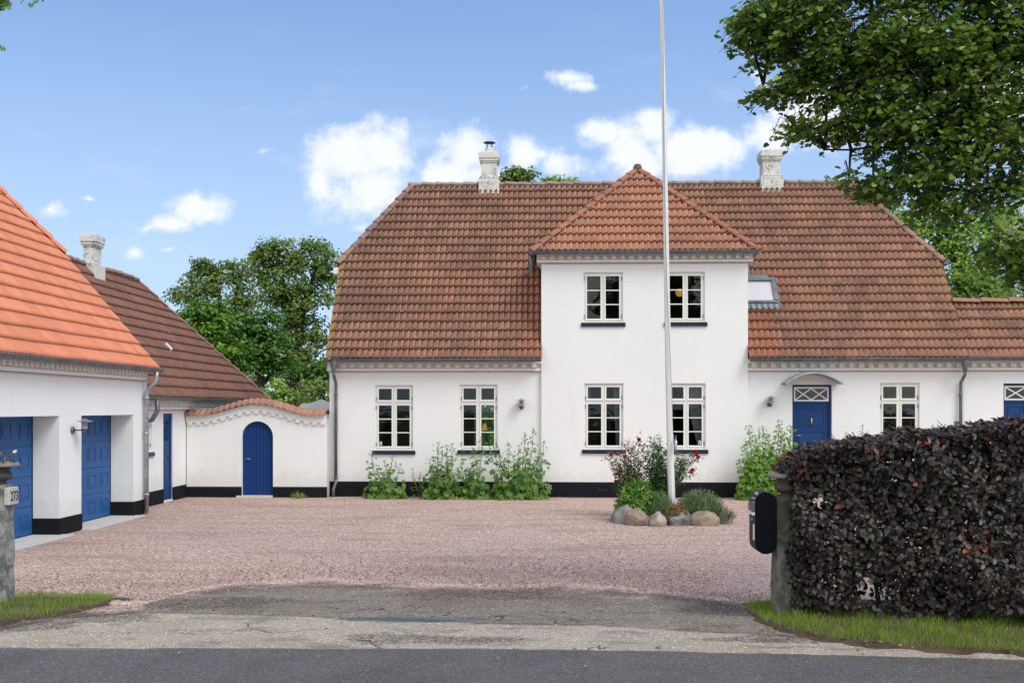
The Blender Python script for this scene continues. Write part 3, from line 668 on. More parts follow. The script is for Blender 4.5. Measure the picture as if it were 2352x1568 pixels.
tag(pebbles('loose_gravel', 26000, lambda X, Y, g: (Y > interp(A_, X)-.05+g.normal(0, .12, len(X))) & (g.rand(len(X)) < np.clip(1.5-(Y-interp(A_, X))/2.2, .0, 1)), (-7, 3.2, 11.5, 17), .006, .017, M['peb'], 8, .014), 'loose pink gravel chips spread at the near edge of the yard', 'gravel')
tag(pebbles('road_grit', 1500, lambda X, Y, g: (np.abs(Y-xr(X)+.06) < np.abs(g.normal(0, .12, len(X)))+.03) | (g.rand(len(X)) < .06), (-6, 6, 9.0, 12.2), .004, .016, M['peb'], 9, .03), 'pale grit scattered along the edge of the road', 'grit')
# ================================================================== MAIN HOUSE
Yh = 27.7; S_ = lambda u: atY(u, 900, Yh).x
def rectY(u0, u1, v0, v1, Y): a = atY(u0, v1, Y); b = atY(u1, v0, Y); return (a.x, b.x, a.z, b.z)
house = thing('main_house', 'long white farmhouse with weathered red tile roof, central tower bay and two chimneys', 'house', (2.6, 31, 0))
xL, xR = atY(757, 900, Yh).x, atY(2213, 900, Yh).x; zp = atY(1300, 1106, Yh).z; zE = atY(1300, 830, 27.4).z
xt0, xt1 = atY(1243.5, 900, Yh-.09).x, atY(1718, 900, Yh-.09).x
W1 = rectY(861, 949, 884, 1033, Yh); W2 = rectY(1056, 1143, 883, 1032, Yh); W5 = rectY(2021, 2112, 879, 1032, Yh); DR = rectY(1820, 1911, 883, 1140, Yh); DR = (DR[0], DR[1], .02, DR[3])
T_ = TY(Yh); Yt = Yh-.09; TT = TY(Yt)
W3 = rectY(1342, 1432, 880, 1031, Yt); W4 = rectY(1532, 1621, 880, 1031, Yt); W6 = rectY(1340, 1431, 625, 740, Yt); W7 = rectY(1530, 1619, 624, 739, Yt)
mb = MB(T_); wall_panel(mb, xL, xt0+.02, 0, zE, [W1, W2]); wall_panel(mb, xt1-.02, xR, 0, zE, [W5, DR])
ztE = atY(1480, 578, Yt-.2).z
gap_v = rectY(1372, 1396, 1116, 1119, Yt)
mt = MB(TT); wall_panel(mt, xt0, xt1, 0, ztE, [W3, W4, W6, W7]); mt.build('tower_wall', M['wall'], house)
# ridge geometry
tanp = 1.35; eY = 27.38; p_e = atY(1256, 824, eY); ez = p_e.z
cp_, sp_ = 1/math.sqrt(1+tanp**2), tanp/math.sqrt(1+tanp**2)
def roof_from_px(u, v):       # intersection of a pixel ray with the front roof plane
    d = ray(u, v); k = (ez-HC-tanp*eY)/(d[2]-tanp*d[1]); return Vector((d[0]*k, d[1]*k, HC+d[2]*k))
rdg = roof_from_px(1400, 424); rY, rZ = rdg.y, rdg.z
pe0, pe1 = roof_from_px(748, 826), roof_from_px(2225, 821); ph0, ph1 = roof_from_px(780, 606), roof_from_px(2163, 601); pr0, pr1 = roof_from_px(948, 428), roof_from_px(1957, 420)
xe0, xe1 = (pe0.x+ph0.x)/2, (pe1.x+ph1.x)/2; hz = (ph0.z+ph1.z)/2; xr0, xr1 = pr0.x, pr1.x
print('HOUSE', xL, xR, zE, ez, 'ridge', rY, rZ, 'verge', pe0.x, ph0.x, pe1.x, ph1.x, 'hipz', ph0.z, ph1.z, xr0, xr1)
sl = lambda z: (z-ez)/sp_        # length up the slope
hs_ = sl(hz); rs_ = sl(rZ); Yb = 2*rY-eY
O_ = Vector((0, eY, ez)); dS = Vector((0, cp_, sp_))
tx = xt1
def fresh(x, y, rnd):
    f = 0
    if xt0-.55 < x < xt0 and y < 3.2: f = .8*rnd.uniform(.4, 1)
    if xt1 < x < xt1+.75 and y < 1.3: f = rnd.uniform(.5, 1)
    if xt1+.75 < x < xt1+1.3 and 1.3 < y < 3.0: f = rnd.uniform(.1, .7)
    if xe0+2.6 < x < xe0+4.4 and 1.3 < y < 3.4: f = rnd.uniform(.0, .45)
    return f
def medge(x, y): return 1.0 if x < xe0+.11 and y < hs_ else (.35 if x > xe1-.16 and y > 1.5 else 0)
M['roofmats'] = 0
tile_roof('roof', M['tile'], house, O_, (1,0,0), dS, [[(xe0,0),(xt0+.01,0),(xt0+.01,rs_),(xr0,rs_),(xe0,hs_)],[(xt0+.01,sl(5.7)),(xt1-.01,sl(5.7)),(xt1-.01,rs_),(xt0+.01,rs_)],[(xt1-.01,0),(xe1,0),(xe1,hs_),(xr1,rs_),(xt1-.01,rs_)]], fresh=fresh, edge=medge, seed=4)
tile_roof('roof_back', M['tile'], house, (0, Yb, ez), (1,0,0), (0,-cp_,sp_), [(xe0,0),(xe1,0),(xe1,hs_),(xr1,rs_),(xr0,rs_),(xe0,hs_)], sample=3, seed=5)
hy = eY+(hz-ez)/tanp
for (xa, xb, sg) in ((xe0, xr0, -1), (xe1, xr1, 1)):      # half hips on both gables
    run = abs(xb-xa); rise = rZ-hz; L = math.hypot(run, rise); half = rY-hy
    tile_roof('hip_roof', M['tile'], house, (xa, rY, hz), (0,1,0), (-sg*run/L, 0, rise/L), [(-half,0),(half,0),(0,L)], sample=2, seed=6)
caps = MB(); up = (0,0,1); rcp = MB(); ridge_caps(rcp, (xr0-.1, rY, rZ+.0), (xr1+.1, rY, rZ+.0), .105, .40, seed=1); rcp.build('ridge_caps', M['ridge'], house)
nrm = Vector((0,-sp_,cp_))
for (xa, xb) in ((xe0, xr0), (xe1, xr1)):
    caps = MB()
    for yy in (hy, Yb-(hy-eY)): ridge_caps(caps, (xa+(-.04 if xa < 0 else .04), yy-.0, hz), (xb, rY, rZ), .105, .36, seed=2)
    caps.build('ridge_caps', M['cap'], house)
vm = MB()      # mortar bedding and verge boards
for (xa, xb) in ((xe0, xr0), (xe1, xr1)): vm.bar((xa, hy, hz-.01), (xb, rY, rZ-.01), .16, .07, up=(0,-.6,.8))
vm.bar((xr0, rY-.03, rZ-.03), (xr1, rY-.03, rZ-.03), .14, .07, up=(0,0,1)); vm.build('ridge_mortar', M['mortar'], house)
vb = MB()
for xa in (xe0+.02,):
    for (ya, yb) in ((eY, hy), (Yb, 2*rY-hy)): vb.bar((xa, ya, ez-.07), (xa, yb, hz-.07), .03, .13, up=(0,0,1))
build_split(vb, 'verge_board', M['cap'], house)
# gable walls + back wall
gx0, gx1 = xL, xR
def gable(x, th): 
    hwz = hz+.18; q = (rZ-.12-hwz)
    mb.T = None; yw0, yw1 = Yh+.001, Yb-.32; off = (hwz-ez)/tanp
    mb.prism([(yw0, 0), (yw1, 0), (yw1, zE-.02), (Yb-(hz-ez)/tanp-.12, hz-.03), (eY+(hz-ez)/tanp+.12, hz-.03), (yw0, zE-.02)], x, x+th, 'x')
gable(gx0, .3); gable(gx1-.3, .3)
mb.T = TY(Yb-.64); RW = [(W2[0]-.05, W2[1]+.2, .9, 2.5), (W3[0]+.3, W3[1]+.3, .9, 2.5), (W1[0]-2.0, W1[0]-1.0, .9, 2.4)]
wall_panel(mb, xL, xR, 0, zE, RW[:1]); mb.T = None
mb.build('wall', M['wall'], house)
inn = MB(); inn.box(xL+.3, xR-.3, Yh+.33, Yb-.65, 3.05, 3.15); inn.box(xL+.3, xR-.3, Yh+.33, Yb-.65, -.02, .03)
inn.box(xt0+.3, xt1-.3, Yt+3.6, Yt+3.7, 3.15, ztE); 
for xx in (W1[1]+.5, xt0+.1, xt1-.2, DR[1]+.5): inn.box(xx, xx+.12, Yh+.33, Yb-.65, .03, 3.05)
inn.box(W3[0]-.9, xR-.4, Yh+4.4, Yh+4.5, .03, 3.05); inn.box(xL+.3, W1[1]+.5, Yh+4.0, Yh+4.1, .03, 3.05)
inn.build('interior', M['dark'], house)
pb = MB(T_); pb.box(xL-.012, xt0+.0, -.014, .02, 0, zp); pb.box(xt1, DR[0], -.014, .02, 0, zp); pb.box(DR[1], xR, -.014, .02, 0, zp); pb.T = TT
pb.box(xt0-.012, xt1+.012, -.014, .06, 0, zp)
pb.T = None; pb.box(xL-.014, xL+.01, Yh-.0135, Yb-.7, 0, zp); build_split(pb, 'plinth', M['plinth'], house)
vt = MB(TT)
for (u0, u1, v0) in ((1371, 1397, 1114), ):
    r = rectY(u0, u1, v0, v0-3, Yt); vt.box(r[0], r[1], -.022, -.0145, r[3]+.03, r[3]+.045)
r = rectY(1373, 1396, 1127, 1123, Yt); vt.box(r[0], r[1], -.03, -.0145, r[2], r[3]); vt.build('vent', M['sill'], house)
ch = M['shade']
LS = rectY(866, 872, 1015, 1027, Yh)
window(house, T_, *W1, sticker=(W1[0]+.11, W1[2]+.12), label='ground floor window furthest left, with a small sticker in its lower left pane')
window(house, T_, *W2, label='ground floor window left of the tower bay with a yellow lamp inside')
window(house, TT, *W3, curtain=[('l', .16, .55), ('r', .22, .3)], label='lower left window of the tower bay with pale curtains')
window(house, TT, *W4, curtain=[('r', .52, .72)], sticker=(W4[1]-.175, W4[2]+.12), label='lower right tower window behind the flagpole with one gathered curtain')
window(house, TT, *W6, kind='three', label='upper left tower window'); window(house, TT, *W7, kind='three', label='upper right tower window with a round lamp inside')
window(house, T_, *W5, label='window between the front door and the right downpipe')
lm = MB(); c = atY(1113, 981, Yh+1.5); lm.lathe([(.02, .11), (.045, .08), (.075, -.04), (.075, -.08), (.0, -.08)], c, 16); lm.build('pendant_lamp', M['shade'], house)
lm = MB(); c = atY(1561, 672, Yt+1.2); lm.lathe([(.0, .11), (.06, .09), (.105, .04), (.11, 0), (.10, -.05), (.06, -.09), (0, -.11)], c, 16); lm.build('pendant_lamp', M['shade'], house)
cornice(house, T_, xL-.05, xt0-.0, zE-.0); cornice(house, T_, xt1+.0, xR+.0, zE)
# tower cornice wraps to the sides
zc = ztE-.02; cornice(house, TT, xt0-.12, xt1+.12, zc, dent=.405/1.0 if False else .222, dw=.11)
for (xx, sg) in ((xt0, -1), (xt1, 1)):
    sd2 = MB(); a, b = sorted((xx, xx+sg*.12)); a2, b2 = sorted((xx, xx+sg*.055)); sd2.box(a, b, Yt+.002, Yt+2.2, zc-.045, zc+.06); sd2.box(a2, b2, Yt+.002, Yt+2.2, zc-.19, zc-.047)
    for i in range(9): a3, b3 = sorted((xx+sg*.055, xx+sg*.115)); sd2.box(a3, b3, Yt+.14+i*.222, Yt+.25+i*.222, zc-.125, zc-.047)
    sd2.build('cornice', M['trim'], house)
    sw = MB(); sw.box(min(xx, xx-sg*.3), max(xx, xx-sg*.3), Yt+.325, Yt+3.4, 2.8, ztE-.001); sw.build('tower_wall', M['wall'], house)
# tower roof
teY = Yt-.26; te = atY(1480, 577, teY).z; a0 = atY(1224, 577, teY).x; a1 = atY(1740, 577, teY).x; xc_ = (a0+a1)/2
apZ = rZ+.05; apd = ray(1467, 390); k = (apZ-HC)/apd[2]; apY = apd[1]*k; print('tower apex Y', apY, apd[0]*k, xc_, 'te', te)
run = apY-teY; rise = apZ-te; L = math.hypot(run, rise); hw = (a1-a0)/2
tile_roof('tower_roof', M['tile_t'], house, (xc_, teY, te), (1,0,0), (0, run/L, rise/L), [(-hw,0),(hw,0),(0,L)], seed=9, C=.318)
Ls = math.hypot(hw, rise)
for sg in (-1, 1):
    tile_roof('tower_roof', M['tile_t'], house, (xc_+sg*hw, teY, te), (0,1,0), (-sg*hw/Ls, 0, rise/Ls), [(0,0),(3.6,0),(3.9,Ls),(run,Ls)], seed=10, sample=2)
tc_ = MB(); 
for sg in (-1, 1): ridge_caps(tc_, (xc_+sg*(hw+.02), teY-.03, te-.0), (xc_, apY, apZ), .105, .37, seed=3)
ridge_caps(tc_, (xc_, apY-.05, apZ+.01), (xc_, rY+.3, apZ+.01), .105, .37); tc_.build('ridge_caps', m_tile('tower_cap_tile', (.34,.145,.09), (.27,.12,.08), (.06,.045,.04), .5, .4, .4), house)
tm = MB()
for sg in (-1, 1): tm.bar((xc_+sg*hw, teY+.0, te-.02), (xc_, apY, apZ-.02), .17, .07, up=(0,-.6,.8))
tm.lathe([(.0,.10),(.08,.08),(.12,.0),(.13,-.06)], (xc_, apY-.02, apZ+.06), 10); tm.build('ridge_mortar', M['mortar'], house)
# gutters, downpipes
gutter(house, (xe0+.0, eY-.03, ez+.0), (xt0-.0, eY-.03, ez+.0), (0,-1,0)); gutter(house, (xt1, eY-.03, ez), (xR+.06, eY-.03, ez), (0,-1,0))
gutter(house, (a0-.02, teY-.03, te-.0), (a1+.02, teY-.03, te-.0), (0,-1,0))
for (xg, sg) in ((a0-.03, -1), (a1+.03, 1)): gutter(house, (xg, teY-.05, te-.0), (xg, teY+1.7, te-.0), (sg,0,0), .065)
def downpipe(parent, x, y, zt, zb, wy, T=None, r=.04, foot=True):
    """x along wall, y gutter offset (negative = out), wy pipe offset from wall"""
    m_ = MB(T); m_.lathe([(.085, 0), (.08, -.10), (r+.005, -.30), (r, -.32)], (x, y, zt), 14)
    m_.tube([(x,y,zt-.30),(x,y,zt-.36),(x,(y+wy)/2,zt-.46),(x,wy,zt-.56),(x,wy,zt-.8),(x,wy,zb+.45)], r, 12)
    if foot: m_.tube([(x,wy,zb+.5),(x,wy,zb+.38),(x-.02,wy-.04,zb+.30),(x-.05,wy-.08,zb+.2),(x-.05,wy-.08,zb+.02)], r*.98, 12)
    else: m_.tube([(x,wy,zb+.5),(x,wy,zb)], r*.98, 12)
    for zz in (zt-.85, zb+.5, (zt+zb)/2): m_.lathe([(r,-.02),(r+.012,-.02),(r+.012,.02),(r,.02)], (x,wy,zz), 12); m_.box(x-.01, x+.01, wy, 0, zz-.012, zz+.012)
    return m_.build('downpipe', M['zinc'], parent)
downpipe(house, atY(773,900,Yh).x, -.36, ez-.04, 0, -.08, T_); downpipe(house, atY(2204,900,Yh).x, -.36, ez-.04, 0, -.08, T_)
dp = MB(); q0 = atY(1222, 585, teY+.5)
dp.tube([(a0-.05,teY+.30,te-.05),(a0-.05,teY+.30,te-.28),(a0-.06,teY+.36,te-.42),(a0-.16,teY+.5,te-.52),(a0-.22,teY+.6,te-.56)], .045, 12); dp.build('downpipe', M['zinc'], house)
# skylight right of tower, lying in the roof
def onroof(u, v, lift=0): p = roof_from_px(u, v); return p+nrm*lift
skA = onroof(1776, 640); skB = onroof(1784, 703); top = sl(onroof(1740,647).z); bot = sl(onroof(1740,703).z); xa, xb = xt1-.25, onroof(1781,672).x
Tr = Matrix.Translation(O_) @ Matrix(((1,0,0,0),(0,nrm.y,dS.y,0),(0,nrm.z,dS.z,0),(0,0,0,1)))   # local x, y = outwards, z = up the slope
sk = MB(Tr); b_ = bot; t_ = top; xw = xb; Tr = Tr @ Matrix.Translation((0, .055, 0)); sk.T = Tr
sk.box(xa, xw, .02, .10, b_, b_+.07); sk.box(xa, xw, .02, .13, t_-.11, t_); sk.box(xw-.10, xw, .02, .12, b_+.07, t_-.11); sk.box(xa, xa+.1, .02, .12, b_+.07, t_-.11)
so_ = sk.build('skylight', M['lampd'], house)
g_ = MB(Tr); g_.box(xa+.1, xw-.10, .03, .072, b_+.07, t_-.11); g_.build('blind', m_paint('blind_cloth', (.58, .56, .60), .5), so_)
fl = MB(Tr); vs = []; n_ = 60
for j, (zz, yy, am) in enumerate(((b_+.0, .065, 0), (b_-.07, .040, .006), (b_-.16, .030, .020))):
    for i in range(n_+1): x = xa+(xw+.06-xa)*i/n_; vs.append((x, yy+am*math.sin(i/n_*(xw+.06-xa)/.15*6.283), zz-(.015*math.sin(i/n_*(xw-xa)/.15*6.283) if j == 2 else 0)))
fl.add(vs, [(j*(n_+1)+i, j*(n_+1)+i+1, (j+1)*(n_+1)+i+1, (j+1)*(n_+1)+i) for j in range(2) for i in range(n_)], True)
fl.box(xw, xw+.05, -.05, .035, b_-.1, t_+.03); fl.box(xa, xw-.15, .02, .055, t_, t_+.14); fl.box(xa, xa+.55, .02, .06, t_+.14, t_+.42); fl.build('flashing', M['lead'], so_, fix=False)
# chimneys
def chimney(parent, xm, y0, dpt, wd, zb, zt, cowl=False, bricks=False):
    m_ = MB(); h = wd/2; yc = y0+dpt/2; hd = dpt/2
    def ring(g, z0, z1): m_.box(xm-h-g, xm+h+g, y0-g, y0+dpt+g, z0, z1)
    H = zt-1.45*1.0
    zmid = zb+(zt-zb)*.47
    ring(.012, zb, zmid); m_.prism([(xm-h-.012, zmid), (xm+h+.012, zmid), (xm+h-.05, zmid+.07), (xm-h+.05, zmid+.07)], y0-.012, y0+dpt+.012)
    ring(-.062, zmid, zt-.28); ring(-.035, zt-.32, zt-.27); ring(-.012, zt-.275, zt-.20); ring(.008, zt-.202, zt-.025); ring(-.01, zt-.027, zt)
    o = m_.build('chimney', M['chim'], parent); bv = o.modifiers.new('b', 'BEVEL'); bv.width = .014; bv.segments = 2
    if cowl:
        c_ = MB(); c_.lathe([(.13,0),(.13,.07),(.12,.10),(.13,.12),(.11,.15),(.10,.16)], (xm, yc, zt-.01), 20); c_.build('flue_collar', M['chim'], o)
        c_ = MB(); 
        for a in (35, 145, 215, 325): c_.tube([(xm+.085*math.cos(R(a)), yc+.085*math.sin(R(a)), zt+.12), (xm+.085*math.cos(R(a)), yc+.085*math.sin(R(a)), zt+.31)], .014, 8)
        c_.lathe([(.0,.35),(.05,.345),(.17,.315),(.18,.305),(.17,.30),(0,.30)], (xm, yc, zt), 24); c_.build('flue_cowl', M['lampd'], o)
    return o
def chim_px(u0, u1, vt, vb, cowl): 
    p = roof_from_px((u0+u1)/2, vb); a = atY(u0, vt, p.y); b = atY(u1, vt, p.y); chimney(house, (a.x+b.x)/2, p.y, .62, b.x-a.x-.03, p.z-.25, a.z, cowl)
chim_px(1099, 1147, 347, 445, True); chim_px(1747, 1800, 343, 440, False)
# front door, transom, canopy
def panel_door(parent, T, x0, x1, z0, z1, mat, rows, trans=True, double=False, mats=None):
    fr = MB(T); d = .10; f = .06; fr.box(x0, x0+f, d, d+.1, z0, z1); fr.box(x1-f, x1, d, d+.1, z0, z1); fr.box(x0+f, x1-f, d, d+.1, z1-f, z1)
    zt = z1-.42 if trans else z1-f
    if trans: fr.box(x0+f, x1-f, d, d+.1, zt-.05, zt)
    o = fr.build('door_frame', mat, parent); a, b, e, g = x0+f+.004, x1-f-.004, z0+.02, (zt-.055 if trans else z1-f-.004)
    lf = MB(T); y = d+.03; lf.box(a, b, y, y+.045, e, g)
    cols = [(a, b)] if not double else [(a, (a+b)/2), ((a+b)/2, b)]
    for (ca, cb) in cols:
        n = len(rows); zz = g-.08
        for h in rows:
            hh = h*(g-e-.08*(n+1)); q0, q1, r0, r1 = ca+.09, cb-.09, zz-hh, zz; s = .028
            for (i0, i1, j0, j1) in ((q0,q1,r0,r0+s),(q0,q1,r1-s,r1),(q0,q0+s,r0+s,r1-s),(q1-s,q1,r0+s,r1-s)): lf.box(i0, i1, y-.014, y+.001, j0, j1)
            lf.box(q0+.06, q1-.06, y-.009, y+.001, r0+.06, r1-.06); zz -= hh+.08
    if double: lf.box((a+b)/2-.025, (a+b)/2+.025, y-.02, y+.001, e, g)
    leaf = lf.build('door', mat, parent)
    if trans:
        tf = MB(T); a2, b2, e2, g2 = x0+f, x1-f, zt, z1-f; y = d-.01
        k = .035; tf.box(a2, b2, y, y+.05, e2, e2+k); tf.box(a2, b2, y, y+.05, g2-k, g2); tf.box(a2, a2+k, y, y+.05, e2+k, g2-k); tf.box(b2-k, b2, y, y+.05, e2+k, g2-k)
        mid = (a2+b2)/2; e3, g3 = e2+k, g2-k; xa_, xb_ = a2+k, b2-k
        for (p, q) in (((xa_,e3),(mid,g3)),((mid,e3),(xb_,g3))): tf.bar((p[0],y+.02,p[1]), (q[0],y+.02,q[1]), .028, .028)
        for (p, q) in (((xa_,g3),(mid,e3)),((mid,g3),(xb_,e3))): tf.bar((p[0],y+.023,p[1]), (q[0],y+.023,q[1]), .028, .028)
        to = tf.build('transom_window', M['frame'], parent); gg = MB(T); gg.add([(xa_,y+.035,e3),(xb_,y+.035,e3),(xb_,y+.035,g3),(xa_,y+.035,g3)], [(0,1,2,3)]); gg.build('pane', M['glass'], to, fix=False)
    return leaf
door = panel_door(house, T_, *DR, M['blue'], (.27, .22, .22, .29))
kn = MB(T_); xm = (DR[0]+DR[1])/2; zk = atY(1862, 969, Yh).z; kn.tube([(xm, .105, zk+.07), (xm, .07, zk+.06), (xm, .065, zk-.05), (xm, .09, zk-.07)], [.012,.02,.014,.018], 8); kn.lathe([(0,.03),(.025,.02),(.03,0),(.025,-.02),(0,-.03)], (xm, .095, zk+.07), 10); kn.build('knocker', M['brass'], door)
kn = MB(T_); zk = atY(1862, 1000, Yh).z; xk = DR[0]+.11; kn.tube([(xk, .12, zk), (xk, .06, zk), (xk+.12, .055, zk)], .010, 8); kn.build('door_handle', M['brass'], door); kn = MB(T_); kn.lathe([(.02,-.02),(.02,.02)], (xk, .10, zk+.14), 8); kn.build('keyhole', M['brass'], door)
stp = MB(T_); stp.box(DR[0]-.1, DR[1]+.1, -.5, .1, -.02, .015); stp.build('door_step', M['concrete'], house)
cn = MB(); ca = atY(1802, 876, Yh-.45); cb = atY(1936, 876, Yh-.45); cm = (ca.x+cb.x)/2; hwc = (cb.x-ca.x)/2; z0c = atY(1870, 880, Yh-.45).z; hc_ = atY(1870, 854, Yh-.45).z-z0c
Rr = (hwc**2+hc_**2)/(2*hc_); vs = []; K = 24
for (yy, rr) in ((Yh-.55, 0), (Yh-.55, -.045), (Yh+.01, -.02), (Yh+.01, 0)):
    for i in range(K+1):
        an = -math.asin(hwc/Rr)+2*math.asin(hwc/Rr)*i/K; vs.append((cm+(Rr+rr)*math.sin(an), yy, z0c+hc_-Rr+(Rr+rr)*math.cos(an)))
m_ = K+1; fs = [(q*m_+i, q*m_+i+1, ((q+1) % 4)*m_+i+1, ((q+1) % 4)*m_+i) for q in range(4) for i in range(K)]; cn.add(vs, fs, False); cn.build('door_canopy', M['zincl'], house)
cs = MB(); pts = [(x-hwc*.86+cm, z) for x, z in ()]
arc = [(cm+(Rr-.05)*math.sin(a), z0c+hc_-Rr+(Rr-.05)*math.cos(a)) for a in [(-1+2*i/16)*math.asin(hwc*.8/Rr) for i in range(17)]]; cs.prism(arc+[(arc[-1][0], DR[3]+.03), (arc[0][0], DR[3]+.03)], Yh-.03, Yh+.001); cs.build('canopy_arch', M['wall'], house)
# gutter ends on the left gable
ge = MB(); ge.box(xe0-.16, xe0-.02, hy-.1, hy+.3, hz-.28, hz-.10); ge.build('eaves_box', M['frame'], house); gutter(house, (xe0-.1, hy-.12, hz-.02), (xe0-.1, Yb-(hy-eY)+.12, hz-.02), (-1,0,0), .07); gutter(house, (xe1+.1, hy-.12, hz-.02), (xe1+.1, Yb-(hy-eY)+.12, hz-.02), (1,0,0), .07)
# ================================================================== RIGHT WING
wing = thing('house_wing', 'low white wing with short red roof and blue double door at right', 'wing', (13, 29, 0))
xw1 = 17.5; WD = rectY(2305, 2400, 880, 1140, Yh); WD = (WD[0], WD[1]+.15, .02, WD[3]); mw = MB(T_); wall_panel(mw, xR+.004, xw1, 0, zE, [WD]); mw.T = None
wr = roof_from_px(2290, 694); mw.box(xR+.004, xw1, 2*wr.y-eY-.6, 2*wr.y-eY-.3, 0, zE); mw.box(xw1, xw1+.3, Yh, 2*wr.y-eY-.3, 0, zE); mw.build('wall', M['wall'], wing)
mi = MB(); mi.box(xR+.1, xw1-.1, Yh+.6, Yh+.7, 0, zE-.1); mi.build('interior', M['dark'], wing)
Lw = sl(wr.z); poly = [(xe1-.12,0),(xw1+.2,0),(xw1+.2,Lw),(xe1-.12,Lw)]
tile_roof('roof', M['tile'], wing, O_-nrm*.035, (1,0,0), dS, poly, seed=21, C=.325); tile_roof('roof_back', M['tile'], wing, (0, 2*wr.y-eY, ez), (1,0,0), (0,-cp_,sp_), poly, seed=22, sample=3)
rc = MB(); ridge_caps(rc, (xR+.02, wr.y, wr.z), (xw1+.2, wr.y, wr.z), .12, .72, seed=5); rc.build('ridge_caps', M['tile_w'], wing)
gutter(wing, (xR+.07, eY-.03, ez+.025), (xw1+.2, eY-.03, ez+.025), (0,-1,0)); cornice(wing, T_, xR+.004, xw1, zE+.004, name='cornice')
pw = MB(T_); pw.box(xR+.004, WD[0], -.014, .02, 0, zp); pw.box(WD[1], xw1, -.014, .02, 0, zp); build_split(pw, 'plinth', M['plinth'], wing)
panel_door(wing, T_, *WD, M['blue'], (.3, .4, .3), double=True)
# ================================================================== GARDEN WALL WITH ARCHED GATE
Yw = 27.38; gw = thing('garden_wall', 'white garden wall with an arched blue gate and a wavy red tile coping', 'garden wall', (-7.3, Yw, 0))
gx0_, gx1_ = -9.1, xL-.003; gc = atY(591, 1000, Yw).x; gwid = (atY(627,1000,Yw).x-atY(555,1000,Yw).x)/2; gtop = atY(591, 967, Yw).z
zend = atY(500, 955, Yw).z-.02; amp = atY(500, 931, Yw).z-zend+.0; hwB = (gx1_-gc)*.98
def wh(x): q = min(1, abs(x-gc)/1.5); return zend+amp*(.5+.5*math.cos(math.pi*q))
def alow(x): q = abs(x-gc); return 0 if q >= gwid else gtop-gwid+math.sqrt(max(0, gwid**2-q*q))
xs = sorted(set([gx0_, gx1_, gc-gwid, gc+gwid]+[gx0_+(gx1_-gx0_)*i/60 for i in range(61)]+[gc+gwid*math.sin(R(a)) for a in range(-88, 90, 8)]))
wb = MB(); th = .30
for i in range(len(xs)-1):
    a, b = xs[i], xs[i+1]; ins = abs((a+b)/2-gc) < gwid; la = max(alow(a), gtop-gwid) if ins else 0; lb = max(alow(b), gtop-gwid) if ins else 0
    P = [(a,Yw,la),(b,Yw,lb),(b,Yw,wh(b)),(a,Yw,wh(a)),(a,Yw+th,la),(b,Yw+th,lb),(b,Yw+th,wh(b)),(a,Yw+th,wh(a))]
    wb.add(P, [(0,1,2,3),(7,6,5,4),(3,2,6,7)]+([(1,0,4,5)] if ins else []))
for x in (gc-gwid, gc+gwid): wb.add([(x,Yw,0),(x,Yw+th,0),(x,Yw+th,gtop-gwid),(x,Yw,gtop-gwid)], [(0,1,2,3)])
band = MB()
for i in range(len(xs)-1):
    a, b = xs[i], xs[i+1]; t0, t1 = wh(a)-.0, wh(b)-.0
    P = [(a,Yw-.05,t0-.14),(b,Yw-.05,t1-.14),(b,Yw-.05,t1+.03),(a,Yw-.05,t0+.03),(a,Yw-.001,t0-.14),(b,Yw-.001,t1-.14),(b,Yw-.001,t1+.03),(a,Yw-.001,t0+.03)]
    band.add(P, [(0,1,2,3),(0,4,5,1),(3,2,6,7)])
x = gx0_+.10
while x < gx1_-.05:
    q = (wh(x+.05)-wh(x-.05))/.1; z = wh(x)-.14; hw_ = .058
    P = []
    for yy in (Yw-.048, Yw-.002):
        for (dx, dz) in ((-hw_,-.062),(hw_,-.062),(hw_,.0),(-hw_,.0)): P.append((x+dx, yy, z+dz+q*dx))
    band.add(P, [(0,1,2,3),(0,4,5,1),(1,5,6,2),(3,7,4,0)]); x += .212
wb.build('wall', M['wall'], gw, fix=False); band.build('dentil_band', M['wall'], gw, fix=False)
pl = MB(); zpw = atY(500, 1117, Yw).z
pl.box(gx0_, gc-gwid, Yw-.014, Yw+.02, 0, zpw); pl.box(gc+gwid, gx1_, Yw-.014, Yw+.02, 0, zpw); build_split(pl, 'plinth', M['plinth'], gw)
cpg = MB(); vs = []; nn_ = int((gx1_-gx0_)/.15*8); P_ = .152
for (yy, dz) in ((Yw-.16, -.035), (Yw-.16, .0), (Yw+.05, .10), (Yw+.15, .125), (Yw+.25, .10), (Yw+.46, .0)):
    for i in range(nn_+1):
        x = gx0_-.04+(gx1_-gx0_+.04)*i/nn_; f = ((x-gx0_)/P_) % 1; h = np.interp(f, [0,.14,.34,.52,.66,.76,.86,.94,1], [0,.02,.2,.62,.95,1,.78,.25,0]); vs.append((x, yy, wh(x)+.055+dz+h*.042*(1 if dz < .12 else .5)))
cpg.add(vs, [(j*(nn_+1)+i, j*(nn_+1)+i+1, (j+1)*(nn_+1)+i+1, (j+1)*(nn_+1)+i) for j in range(5) for i in range(nn_)], True)
co_ = cpg.build('tile_coping', M['tile_w'], gw, fix=False)
me = co_.data; tv = me.attributes.new('tint', 'FLOAT', 'POINT'); rr_ = [random.Random(int((v.co.x-gx0_)/(P_*1))).random() for v in me.vertices]; tv.data.foreach_set('value', rr_)
gt = MB(); n = 9; yy = Yw+.10
for i in range(n):
    a = gc-gwid+.005+(2*gwid-.01)*i/n; b = a+(2*gwid-.01)/n-.006; top = lambda x: gtop-gwid+math.sqrt(max(.0001, gwid**2-(x-gc)**2))-.004
    sub = [a+(b-a)*k/4 for k in range(5)]; gt.prism([(a, .06), (b, .06)]+[(x, top(x)) for x in reversed(sub)], yy, yy+.04)
